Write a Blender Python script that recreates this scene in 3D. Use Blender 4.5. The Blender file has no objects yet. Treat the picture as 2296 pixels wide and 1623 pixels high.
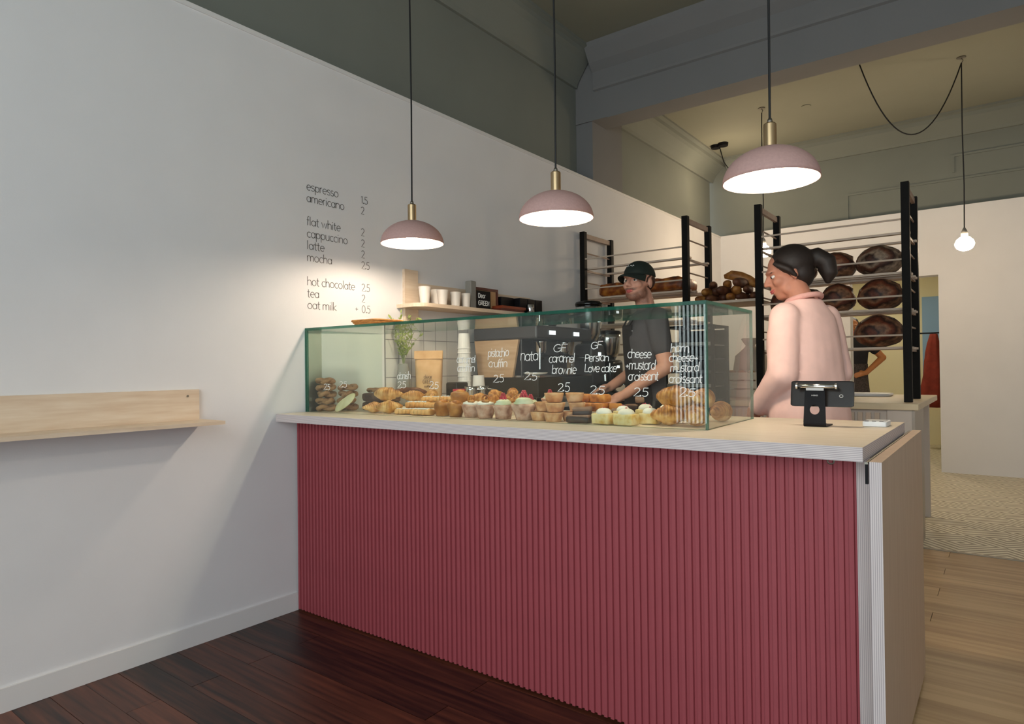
import bpy, bmesh, math, random
from mathutils import Vector, Matrix, Euler, noise as mnoise
random.seed(7)
scene = bpy.context.scene
C = scene.collection

# ------------------------------------------------------------------ camera
cam_d = bpy.data.cameras.new('camera')
cam = bpy.data.objects.new('camera', cam_d); C.objects.link(cam)
cam_d.sensor_width = 36.0
cam_d.lens = 1466.07 / 2296.0 * 36.0
cam_d.clip_start = 0.05
r_ = Vector((0.79833, 0.60211, -0.01172)); u_ = Vector((0.01464, 0.00005, 0.99989)); f_ = Vector((-0.60205, 0.79841, 0.00878))
cam.matrix_world = Matrix(((r_.x, u_.x, -f_.x, 2.88578), (r_.y, u_.y, -f_.y, -1.99255), (r_.z, u_.z, -f_.z, 1.21181), (0, 0, 0, 1)))
scene.camera = cam

# ------------------------------------------------------------------ world, daylight, exposure
w = bpy.data.worlds.new('daylight'); scene.world = w; w.use_nodes = True
bgn = w.node_tree.nodes['Background']
bgn.inputs[0].default_value = (0.89, 0.935, 1.0, 1); bgn.inputs[1].default_value = 5.4
def portal(name, loc, rot, sx, sy):
    l = bpy.data.lights.new(name, 'AREA'); l.shape = 'RECTANGLE'; l.size = sx; l.size_y = sy
    l.cycles.is_portal = True
    o = bpy.data.objects.new(name, l); C.objects.link(o); o.location = loc; o.rotation_euler = rot
    return o
FRONT_Y = -4.0
portal('shopfront_daylight', (2.80, FRONT_Y - 0.10, 1.9), (math.radians(90), 0, 0), 4.8, 2.9)
scene.view_settings.view_transform = 'Standard'
scene.view_settings.look = 'None'
scene.view_settings.gamma = 1.0
scene.view_settings.use_curve_mapping = False
scene.view_settings.exposure = 0.0
LAMP = 350.0      # pendant bulb emission
BULB = 150.0      # kitchen bulb emission
WARM = (1.0, 0.83, 0.64)

# ------------------------------------------------------------------ materials
def lin(h):
    if isinstance(h, str):
        h = [int(h[i:i + 2], 16) / 255 for i in (0, 2, 4)]
    return tuple(c / 12.92 if c <= 0.04045 else ((c + 0.055) / 1.055) ** 2.4 for c in h) + (1,)
MATS = {}
def newmat(name):
    m = bpy.data.materials.new(name); m.use_nodes = True
    MATS[name] = m
    return m, m.node_tree, m.node_tree.nodes['Principled BSDF']
def node(nt, kind, **kw):
    n = nt.nodes.new(kind)
    for k, v in kw.items(): setattr(n, k, v)
    return n
def ramp(nt, stops):
    n = nt.nodes.new('ShaderNodeValToRGB'); e = n.color_ramp.elements
    while len(e) < len(stops): e.new(0.5)
    for i, (p, c) in enumerate(stops): e[i].position = p; e[i].color = c
    return n
def plain(name, hexc, rough=0.6, metal=0.0, var=0.0, scale=30.0, bump=0.0, bscale=None, spec=None, coat=0.0):
    """one colour with optional fine mottling and relief"""
    m, nt, b = newmat(name); c = lin(hexc)
    b.inputs['Roughness'].default_value = rough; b.inputs['Metallic'].default_value = metal
    b.inputs['Base Color'].default_value = c
    if spec is not None: b.inputs['Specular IOR Level'].default_value = spec
    if coat: b.inputs['Coat Weight'].default_value = coat
    tc = node(nt, 'ShaderNodeTexCoord')
    if var:
        nz = node(nt, 'ShaderNodeTexNoise'); nz.inputs['Scale'].default_value = scale; nz.inputs['Detail'].default_value = 4
        nt.links.new(tc.outputs['Object'], nz.inputs['Vector'])
        rp = ramp(nt, [(0.3, tuple(x * (1 - var) for x in c[:3]) + (1,)), (0.7, tuple(min(1, x * (1 + var)) for x in c[:3]) + (1,))])
        nt.links.new(nz.outputs['Fac'], rp.inputs['Fac']); nt.links.new(rp.outputs['Color'], b.inputs['Base Color'])
    if bump:
        n2 = node(nt, 'ShaderNodeTexNoise'); n2.inputs['Scale'].default_value = bscale or scale * 3
        bp = node(nt, 'ShaderNodeBump'); bp.inputs['Strength'].default_value = bump; bp.inputs['Distance'].default_value = 0.01
        nt.links.new(tc.outputs['Object'], n2.inputs['Vector']); nt.links.new(n2.outputs['Fac'], bp.inputs['Height']); nt.links.new(bp.outputs['Normal'], b.inputs['Normal'])
    return m
def mottled(name, stops, scale=12.0, rough=0.6, bump=0.0, stretch=(1, 1, 1), detail=5, dist=0.0, spec=None):
    """noise driven colour ramp, stretch gives grain direction"""
    m, nt, b = newmat(name)
    b.inputs['Roughness'].default_value = rough
    if spec is not None: b.inputs['Specular IOR Level'].default_value = spec
    tc = node(nt, 'ShaderNodeTexCoord'); mp = node(nt, 'ShaderNodeMapping'); mp.inputs['Scale'].default_value = stretch
    oi = node(nt, 'ShaderNodeObjectInfo'); va = node(nt, 'ShaderNodeVectorMath', operation='MULTIPLY_ADD')
    cx = node(nt, 'ShaderNodeCombineXYZ')
    for i in range(3): nt.links.new(oi.outputs['Random'], cx.inputs[i])
    va.inputs[1].default_value = (37, 51, 23)
    nt.links.new(cx.outputs[0], va.inputs[0]); nt.links.new(mp.outputs[0], va.inputs[2])
    nz = node(nt, 'ShaderNodeTexNoise'); nz.inputs['Scale'].default_value = scale; nz.inputs['Detail'].default_value = detail; nz.inputs['Distortion'].default_value = dist
    nt.links.new(tc.outputs['Object'], mp.inputs[0]); nt.links.new(va.outputs[0], nz.inputs['Vector'])
    rp = ramp(nt, [(p, lin(c)) for p, c in stops])
    nt.links.new(nz.outputs['Fac'], rp.inputs['Fac']); nt.links.new(rp.outputs['Color'], b.inputs['Base Color'])
    if bump:
        bp = node(nt, 'ShaderNodeBump'); bp.inputs['Strength'].default_value = bump; bp.inputs['Distance'].default_value = 0.004
        nt.links.new(nz.outputs['Fac'], bp.inputs['Height']); nt.links.new(bp.outputs['Normal'], b.inputs['Normal'])
    return m
def crust(name, stops, scale, rough, bump):
    """baked dough: noise plus the darker ridges of each roll (tone stored on the mesh)"""
    m = mottled(name, stops, scale=scale, rough=rough, bump=bump); nt = m.node_tree
    nz = [n for n in nt.nodes if n.type == 'TEX_NOISE'][0]; rp = [n for n in nt.nodes if n.type == 'VALTORGB'][0]
    at = node(nt, 'ShaderNodeAttribute', attribute_name='tone'); ad = node(nt, 'ShaderNodeMath', operation='MULTIPLY_ADD'); ad.inputs[1].default_value = -0.42
    nt.links.new(at.outputs['Fac'], ad.inputs[0]); nt.links.new(nz.outputs['Fac'], ad.inputs[2]); nt.links.new(ad.outputs[0], rp.inputs['Fac'])
    return m
def loaf_mat(name, dark, mid, flour, amount):
    """dark crust with floury basket rings and a bare score in the middle"""
    m, nt, b = newmat(name); b.inputs['Roughness'].default_value = 0.6
    tc = node(nt, 'ShaderNodeTexCoord'); mp = node(nt, 'ShaderNodeMapping'); mp.inputs['Location'].default_value = (0, 0, -1.02); mp.inputs['Scale'].default_value = (7.2, 3.0, 11.0)
    nz = node(nt, 'ShaderNodeTexNoise'); nz.inputs['Scale'].default_value = 6; nz.inputs['Detail'].default_value = 5; nt.links.new(tc.outputs['Object'], nz.inputs['Vector'])
    oi = node(nt, 'ShaderNodeObjectInfo')
    nt.links.new(tc.outputs['Object'], mp.inputs[0]); ln = node(nt, 'ShaderNodeVectorMath', operation='LENGTH'); nt.links.new(mp.outputs[0], ln.inputs[0])
    ad = node(nt, 'ShaderNodeMath', operation='MULTIPLY_ADD'); ad.inputs[1].default_value = 1.7; nt.links.new(nz.outputs['Fac'], ad.inputs[0]); nt.links.new(ln.outputs['Value'], ad.inputs[2])
    a2 = node(nt, 'ShaderNodeMath', operation='MULTIPLY_ADD'); a2.inputs[1].default_value = 0.35; nt.links.new(oi.outputs['Random'], a2.inputs[0]); nt.links.new(ad.outputs[0], a2.inputs[2])
    md = node(nt, 'ShaderNodeMath', operation='MULTIPLY'); md.inputs[1].default_value = 0.44; nt.links.new(a2.outputs[0], md.inputs[0])
    rp = ramp(nt, [(0.30, lin(dark)), (0.50, lin(mid)), (0.60, lin(dark)), (0.68, lin(flour)), (0.74, lin(mid)), (0.82, lin(dark)), (0.90, lin(flour)), (0.98, lin(dark))]); nt.links.new(md.outputs[0], rp.inputs['Fac'])
    n2 = node(nt, 'ShaderNodeTexNoise'); n2.inputs['Scale'].default_value = 45; n2.inputs['Detail'].default_value = 4; nt.links.new(tc.outputs['Object'], n2.inputs['Vector'])
    mx = node(nt, 'ShaderNodeMixRGB', blend_type='MULTIPLY'); mx.inputs[0].default_value = 0.7; nt.links.new(rp.outputs['Color'], mx.inputs[1])
    r2 = ramp(nt, [(0.3, (0.35, 0.3, 0.28, 1)), (0.65, (1.1, 1.05, 1, 1))]); nt.links.new(n2.outputs['Fac'], r2.inputs['Fac']); nt.links.new(r2.outputs['Color'], mx.inputs[2]); nt.links.new(mx.outputs[0], b.inputs['Base Color'])
    bp = node(nt, 'ShaderNodeBump'); bp.inputs['Strength'].default_value = 0.7; bp.inputs['Distance'].default_value = 0.006; nt.links.new(n2.outputs['Fac'], bp.inputs['Height']); nt.links.new(bp.outputs['Normal'], b.inputs['Normal'])
    return m
def plank_mat(name, dark, light, rough, scale=1.0):
    """grain along X, a tone of its own for every board"""
    m, nt, b = newmat(name); b.inputs['Roughness'].default_value = rough
    tc = node(nt, 'ShaderNodeTexCoord'); gm = node(nt, 'ShaderNodeNewGeometry'); mp = node(nt, 'ShaderNodeMapping'); mp.inputs['Scale'].default_value = (1.2 * scale, 22 * scale, 1)
    oi = node(nt, 'ShaderNodeObjectInfo')
    nz = node(nt, 'ShaderNodeTexNoise', noise_dimensions='4D'); nz.inputs['Scale'].default_value = 2.0; nz.inputs['Detail'].default_value = 6
    nt.links.new(gm.outputs['Position'], mp.inputs[0]); nt.links.new(mp.outputs[0], nz.inputs['Vector'])
    mw = node(nt, 'ShaderNodeMath', operation='MULTIPLY'); mw.inputs[1].default_value = 20
    nt.links.new(oi.outputs['Random'], mw.inputs[0]); nt.links.new(mw.outputs[0], nz.inputs['W'])
    ad = node(nt, 'ShaderNodeMath', operation='MULTIPLY_ADD'); ad.inputs[1].default_value = 0.35; ad.inputs[2].default_value = -0.17
    nt.links.new(oi.outputs['Random'], ad.inputs[0])
    sm = node(nt, 'ShaderNodeMath', operation='ADD'); nt.links.new(nz.outputs['Fac'], sm.inputs[0]); nt.links.new(ad.outputs[0], sm.inputs[1])
    rp = ramp(nt, [(0.28, lin(dark)), (0.75, lin(light))]); nt.links.new(sm.outputs[0], rp.inputs['Fac']); nt.links.new(rp.outputs['Color'], b.inputs['Base Color'])
    return m
def ply_edge(name, axis):
    """thin birch plies seen on a cut edge, layered along one axis"""
    m, nt, b = newmat(name); b.inputs['Roughness'].default_value = 0.6
    gm = node(nt, 'ShaderNodeNewGeometry'); sx = node(nt, 'ShaderNodeSeparateXYZ'); nt.links.new(gm.outputs['Position'], sx.inputs[0])
    mu = node(nt, 'ShaderNodeMath', operation='MULTIPLY'); mu.inputs[1].default_value = 1 / 0.0047; nt.links.new(sx.outputs[axis], mu.inputs[0])
    nz = node(nt, 'ShaderNodeTexNoise'); nz.inputs['Scale'].default_value = 3; nt.links.new(gm.outputs['Position'], nz.inputs['Vector'])
    ad = node(nt, 'ShaderNodeMath', operation='MULTIPLY_ADD'); ad.inputs[1].default_value = 0.25; nt.links.new(nz.outputs['Fac'], ad.inputs[0]); nt.links.new(mu.outputs[0], ad.inputs[2])
    fr = node(nt, 'ShaderNodeMath', operation='FRACT'); nt.links.new(ad.outputs[0], fr.inputs[0])
    rp = ramp(nt, [(0.0, lin('DDD2D0')), (0.50, lin('D3C7C6')), (0.66, lin('998C8E')), (0.85, lin('C4B8B8'))]); nt.links.new(fr.outputs[0], rp.inputs['Fac'])
    nt.links.new(rp.outputs['Color'], b.inputs['Base Color'])
    return m
def emit(name, col, strength):
    m, nt, b = newmat(name)
    b.inputs['Base Color'].default_value = (1, 1, 1, 1); b.inputs['Emission Color'].default_value = tuple(col) + (1,); b.inputs['Emission Strength'].default_value = strength
    return m
def pane_mat(name, tint, base=0.04, grazing=0.96):
    """thin clear pane: straight-through transmission plus angle dependent mirror reflection"""
    m = bpy.data.materials.new(name); m.use_nodes = True; nt = m.node_tree; nt.nodes.clear(); MATS[name] = m
    out = node(nt, 'ShaderNodeOutputMaterial'); tr = node(nt, 'ShaderNodeBsdfTransparent'); gl = node(nt, 'ShaderNodeBsdfGlossy'); mx = node(nt, 'ShaderNodeMixShader')
    tr.inputs[0].default_value = tint; gl.inputs['Roughness'].default_value = 0.0
    lw = node(nt, 'ShaderNodeLayerWeight'); lw.inputs['Blend'].default_value = 0.5
    pw = node(nt, 'ShaderNodeMath', operation='POWER'); pw.inputs[1].default_value = 5
    ma = node(nt, 'ShaderNodeMath', operation='MULTIPLY_ADD'); ma.inputs[1].default_value = grazing; ma.inputs[2].default_value = base
    nt.links.new(lw.outputs['Facing'], pw.inputs[0]); nt.links.new(pw.outputs[0], ma.inputs[0]); nt.links.new(ma.outputs[0], mx.inputs[0])
    nt.links.new(tr.outputs[0], mx.inputs[1]); nt.links.new(gl.outputs[0], mx.inputs[2]); nt.links.new(mx.outputs[0], out.inputs[0])
    return m
def edge_glass(name):
    m = bpy.data.materials.new(name); m.use_nodes = True; nt = m.node_tree; nt.nodes.clear(); MATS[name] = m
    out = node(nt, 'ShaderNodeOutputMaterial'); tr = node(nt, 'ShaderNodeBsdfTransparent'); pb = node(nt, 'ShaderNodeBsdfPrincipled'); mx = node(nt, 'ShaderNodeMixShader')
    tr.inputs[0].default_value = (0.25, 0.62, 0.50, 1)
    pb.inputs['Base Color'].default_value = lin('0E5A47'); pb.inputs['Roughness'].default_value = 0.12
    mx.inputs[0].default_value = 0.72
    nt.links.new(tr.outputs[0], mx.inputs[1]); nt.links.new(pb.outputs[0], mx.inputs[2]); nt.links.new(mx.outputs[0], out.inputs[0])
    return m

plain('white_wall', 'E4E3E4', 0.85, var=0.02, scale=3, bump=0.03, bscale=180)
plain('white_gloss', 'E2E0DF', 0.5)
plain('grey_wall', '7C8079', 0.8, var=0.04, scale=2)
plain('grey_beam', '7A7979', 0.8, var=0.03, scale=2)
plain('ceiling_paint', '8A8A7C', 0.85, var=0.03, scale=2)
plain('cream_wall', 'EADFB6', 0.8)
plank_mat('dark_plank', '1C0E0A', '6E3C28', 0.40)
plank_mat('oak_plank', '9C7A52', 'C8A77A', 0.45, 0.7)
plain('red_paint', '9C454D', 0.62, var=0.04, scale=6)
mottled('birch', [(0.3, 'E0CFB8'), (0.55, 'E6D7C2'), (0.75, 'EADDCB')], scale=5, rough=0.40, stretch=(1.2, 12, 12))
mottled('birch_panel', [(0.3, 'C2A78F'), (0.75, 'CBB29B')], scale=4, rough=0.5, stretch=(8, 8, 1))
mottled('birch_y', [(0.3, 'D6BEA4'), (0.55, 'DECAB2'), (0.75, 'E4D3BE')], scale=5, rough=0.55, stretch=(12, 1.2, 12))
ply_edge('ply_edge_z', 2); ply_edge('ply_edge_x', 0)
plain('worktop', 'D9C7A6', 0.4, var=0.04, scale=8)
plain('cabinet_grey', 'C9BEB4', 0.5)
plain('cabinet_steel', 'A89E92', 0.35, metal=0.5)
pane_mat('clear_pane', (0.955, 0.985, 0.965, 1), base=0.048)
pane_mat('left_pane', (0.93, 0.985, 0.95, 1), grazing=0.2)
edge_glass('glass_edge')
plain('black_metal', '121114', 0.5, spec=0.15)
plain('black_wood', '171513', 0.6, var=0.15, scale=20, spec=0.12)
plain('black_gloss', '0E0E0F', 0.18)
plain('chrome', 'CFCFCF', 0.18, metal=1.0)
plain('brass', 'C2A882', 0.32, metal=1.0)
plain('cable_black', '101012', 0.6)
plain('pink_shade', 'C29C96', 0.75, var=0.05, scale=120)
plain('shade_inside', 'F3EFEA', 0.6)
emit('pendant_glow', WARM, LAMP); emit('bulb_glow', (1.0, 0.77, 0.52), BULB); emit('rear_glow', (1.0, 0.90, 0.72), 60.0)
emit('led_white', (0.9, 0.95, 1.0), 1.2)
plain('chalk', 'F2F2EE', 0.9)
plain('vinyl_grey', '55514D', 0.7)
plain('tile_white', 'DEDAD6', 0.25)
plain('grout', '8C8886', 0.9)
# food
crust('crust_gold', [(0.10, '6E3A14'), (0.32, 'B06E2E'), (0.52, 'D9A25E'), (0.75, 'ECC891')], 5, 0.45, 0.3)
crust('crust_pale', [(0.10, '8A5424'), (0.32, 'BE8442'), (0.52, 'DDB070'), (0.75, 'EDD09E')], 5, 0.5, 0.3)
mottled('tart_crust', [(0.3, 'B4764A'), (0.5, 'D6A272'), (0.75, 'E8C59C')], scale=30, rough=0.7, bump=0.5)
mottled('crust_brown', [(0.25, '6A3818'), (0.5, 'A4682E'), (0.8, 'D09A56')], scale=22, rough=0.5, bump=0.6)
mottled('crust_knot', [(0.28, '6A4428'), (0.5, 'A4784C'), (0.78, 'C9A276')], scale=35, rough=0.6, bump=0.6)
mottled('rye_dark', [(0.3, '3E2C22'), (0.6, '6A5040'), (0.85, '7E6350')], scale=40, rough=0.8, bump=0.5)
mottled('chocolate', [(0.3, '20110C'), (0.6, '3C2218'), (0.85, '55352A')], scale=30, rough=0.5, bump=0.6)
mottled('choc_top', [(0.3, '6B4A36'), (0.6, '93705A'), (0.85, 'B59A84')], scale=24, rough=0.6, bump=0.6)
mottled('bar_orange', [(0.3, '7C3A10'), (0.5, 'C4782A'), (0.75, 'E2A24E')], scale=30, rough=0.5, bump=0.6)
mottled('sugar_crust', [(0.3, '9C6A52'), (0.5, 'C99F88'), (0.75, 'E2C6B4')], scale=32, rough=0.8, bump=0.6)
mottled('cake_yellow', [(0.3, 'D9A94E'), (0.5, 'E9CF92'), (0.75, 'F2E2B6')], scale=35, rough=0.8, bump=0.4)
mottled('cream', [(0.3, 'E9E0CC'), (0.7, 'F7F3EA')], scale=20, rough=0.5)
mottled('green_cream', [(0.3, 'C9CFA4'), (0.7, 'E9EAD2')], scale=20, rough=0.55, bump=0.3)
mottled('icing', [(0.3, 'EDEDEE'), (0.7, 'FAFAFA')], scale=20, rough=0.3)
mottled('raspberry', [(0.3, '8E1428'), (0.7, 'D43A55')], scale=60, rough=0.35, bump=0.5)
mottled('pale_dough', [(0.3, 'D6CC96'), (0.7, 'E9E2B8')], scale=26, rough=0.8, bump=0.4)
mottled('custard', [(0.3, 'B5651D'), (0.55, 'E0A548'), (0.8, 'F0CB7A')], scale=30, rough=0.35)
loaf_mat('loaf_crust', '2E150C', '7A3C22', '9A6E50', 1)
loaf_mat('loaf_grey', '331C13', '6E4430', 'A8927C', 1)
mottled('roll_crust', [(0.25, '2A140C'), (0.5, '5E3420'), (0.75, '8A5A3A')], scale=18, rough=0.6, bump=0.6)
mottled('focaccia', [(0.28, '3A1608'), (0.5, '8A4514'), (0.75, 'C98532')], scale=16, rough=0.45, bump=0.8)
mottled('kraft', [(0.3, 'C39A6B'), (0.7, 'D6B084')], scale=18, rough=0.8, bump=0.25)
mottled('wicker', [(0.3, 'A86A30'), (0.6, 'CE9250'), (0.8, 'DDA868')], scale=50, rough=0.7, bump=0.6, stretch=(1, 1, 3))
plain('ink_dark', '5A3A2C', 0.8)
plain('paper_white', 'EDEAE6', 0.7)
plain('ceramic', 'E6DFD6', 0.4)
plain('stone_grey', '8F8C86', 0.8)
plain('leaf', '97A45A', 0.6, var=0.2, scale=30)
plain('stem_green', '8C9468', 0.7)
plain('red_box', '5E2016', 0.5); plain('orange_box', '8A3A1C', 0.5)
plain('machine_grey', '3C3A3C', 0.35); plain('machine_black', '1E1C1B', 0.4)
mottled('machine_wood', [(0.3, 'B69472'), (0.7, 'C9AA8A')], scale=4, rough=0.45, stretch=(1.2, 10, 10))
plain('dark_glass', '1E0E08', 0.1)
plain('skin', 'C98F78', 0.55, var=0.05, scale=40); plain('skin_pale', 'BC8068', 0.55, var=0.04, scale=40); plain('skin_tan', 'C07C48', 0.55)
def stubble_skin():
    m = plain('skin_beard', 'D09A84', 0.55, var=0.05, scale=40); nt = m.node_tree; b = nt.nodes['Principled BSDF']
    src = b.inputs['Base Color'].links[0].from_socket
    tc = node(nt, 'ShaderNodeTexCoord'); sb = node(nt, 'ShaderNodeVectorMath', operation='SUBTRACT'); sb.inputs[1].default_value = (0.045, 0, 1.672); nt.links.new(tc.outputs['Object'], sb.inputs[0])
    vr = node(nt, 'ShaderNodeVectorRotate', rotation_type='Z_AXIS'); vr.inputs['Angle'].default_value = -math.radians(39); nt.links.new(sb.outputs[0], vr.inputs['Vector'])
    sx = node(nt, 'ShaderNodeSeparateXYZ'); nt.links.new(vr.outputs[0], sx.inputs[0])
    def rng_(sock, a, c):
        n = node(nt, 'ShaderNodeMapRange'); n.interpolation_type = 'SMOOTHSTEP'; n.inputs['From Min'].default_value = a; n.inputs['From Max'].default_value = c; nt.links.new(sock, n.inputs['Value']); return n.outputs['Result']
    def mul(a, c):
        n = node(nt, 'ShaderNodeMath', operation='MULTIPLY'); nt.links.new(a, n.inputs[0]); nt.links.new(c, n.inputs[1]); return n.outputs[0]
    # jaw line rises towards the ear
    zz = node(nt, 'ShaderNodeMath', operation='MULTIPLY_ADD'); zz.inputs[1].default_value = 0.55; nt.links.new(sx.outputs[0], zz.inputs[0]); nt.links.new(sx.outputs[2], zz.inputs[2])
    jaw = mul(rng_(zz.outputs[0], -0.012, -0.034), rng_(sx.outputs[2], -0.150, -0.118)); jaw = mul(jaw, rng_(sx.outputs[0], -0.02, 0.005))
    mo = mul(mul(rng_(sx.outputs[2], -0.034, -0.040), rng_(sx.outputs[2], -0.056, -0.050)), rng_(sx.outputs[0], 0.070, 0.082))
    mxm = node(nt, 'ShaderNodeMath', operation='MAXIMUM'); nt.links.new(jaw, mxm.inputs[0]); nt.links.new(mo, mxm.inputs[1])
    nz = node(nt, 'ShaderNodeTexNoise'); nz.inputs['Scale'].default_value = 220; nt.links.new(tc.outputs['Object'], nz.inputs['Vector'])
    fa = node(nt, 'ShaderNodeMath', operation='MULTIPLY_ADD'); fa.inputs[1].default_value = 0.5; fa.inputs[2].default_value = 0.42; nt.links.new(nz.outputs['Fac'], fa.inputs[0])
    mx = node(nt, 'ShaderNodeMixRGB'); nt.links.new(mul(mxm.outputs[0], fa.outputs[0]), mx.inputs[0]); nt.links.new(src, mx.inputs[1]); mx.inputs[2].default_value = lin('4A2A1C'); nt.links.new(mx.outputs[0], b.inputs['Base Color'])
stubble_skin()
plain('lip', 'B85A58', 0.5); plain('hair_dark', '221712', 0.6, var=0.3, scale=60); plain('beard', '4A2E20', 0.8, var=0.3, scale=90)
plain('eye_white', 'E8E2DC', 0.3); plain('eye_dark', '2A201A', 0.2)
plain('cap_green', '16221B', 0.8, var=0.1, scale=90)
plain('tee_charcoal', '4C4A4E', 0.9, var=0.06, scale=60, bump=0.1, bscale=40); plain('apron_black', '242224', 0.9, var=0.06, scale=60)
plain('rib_pink', 'DFA89E', 0.9, bump=0.3, bscale=200); plain('tee_pink', 'EFC8BF', 0.9, var=0.04, scale=20, bump=0.15, bscale=14); plain('jeans', '34405A', 0.9)
plain('apron_pattern', '4E4440', 0.9, var=0.5, scale=60)
plain('tablet_dark', '1A1512', 0.3, spec=0.25); plain('plastic_white', 'DFE1E4', 0.4); plain('grey_print', 'B9B9B9', 0.5)
plain('blue_panel', '8FB0CC', 0.7); plain('red_cloth', '86301F', 0.9, var=0.2, scale=12); plain('ochre_cloth', 'A5741E', 0.9); plain('brown_box', '4A2A18', 0.7)
plain('rail_wood', 'A08A7C', 0.55, var=0.1, scale=30); plain('shelf_wood', 'CDB9A6', 0.6, var=0.08, scale=12)
plain('steel_trim', '8F8A80', 0.5, metal=1.0)
plain('sack', 'BDB2A2', 0.85, var=0.06, scale=12, bump=0.3, bscale=20)
plain('window_frame_paint', '2A2C2E', 0.5)
plain('yellow_green', '9AA02C', 0.6)

def tile_floor_mat():
    m, nt, b = newmat('diamond_floor'); b.inputs['Roughness'].default_value = 0.5
    gm = node(nt, 'ShaderNodeNewGeometry'); sx = node(nt, 'ShaderNodeSeparateXYZ'); nt.links.new(gm.outputs['Position'], sx.inputs[0])
    def pp(sock, k):      # triangle wave of a coordinate
        a = node(nt, 'ShaderNodeMath', operation='PINGPONG'); a.inputs[1].default_value = k; nt.links.new(sock, a.inputs[0]); return a.outputs[0]
    s = node(nt, 'ShaderNodeMath', operation='ADD'); nt.links.new(pp(sx.outputs[0], 0.24), s.inputs[0]); nt.links.new(pp(sx.outputs[1], 0.24), s.inputs[1])
    k = node(nt, 'ShaderNodeMath', operation='MULTIPLY'); k.inputs[1].default_value = 1 / 0.060; nt.links.new(s.outputs[0], k.inputs[0])
    fr = node(nt, 'ShaderNodeMath', operation='FRACT'); nt.links.new(k.outputs[0], fr.inputs[0])
    rp = ramp(nt, [(0.0, lin('E8E1CC')), (0.50, lin('E4DCC6')), (0.58, lin('9E937C')), (0.94, lin('9E937C'))]); rp.color_ramp.interpolation = 'LINEAR'
    nt.links.new(fr.outputs[0], rp.inputs['Fac']); nt.links.new(rp.outputs['Color'], b.inputs['Base Color'])
tile_floor_mat()

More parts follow.
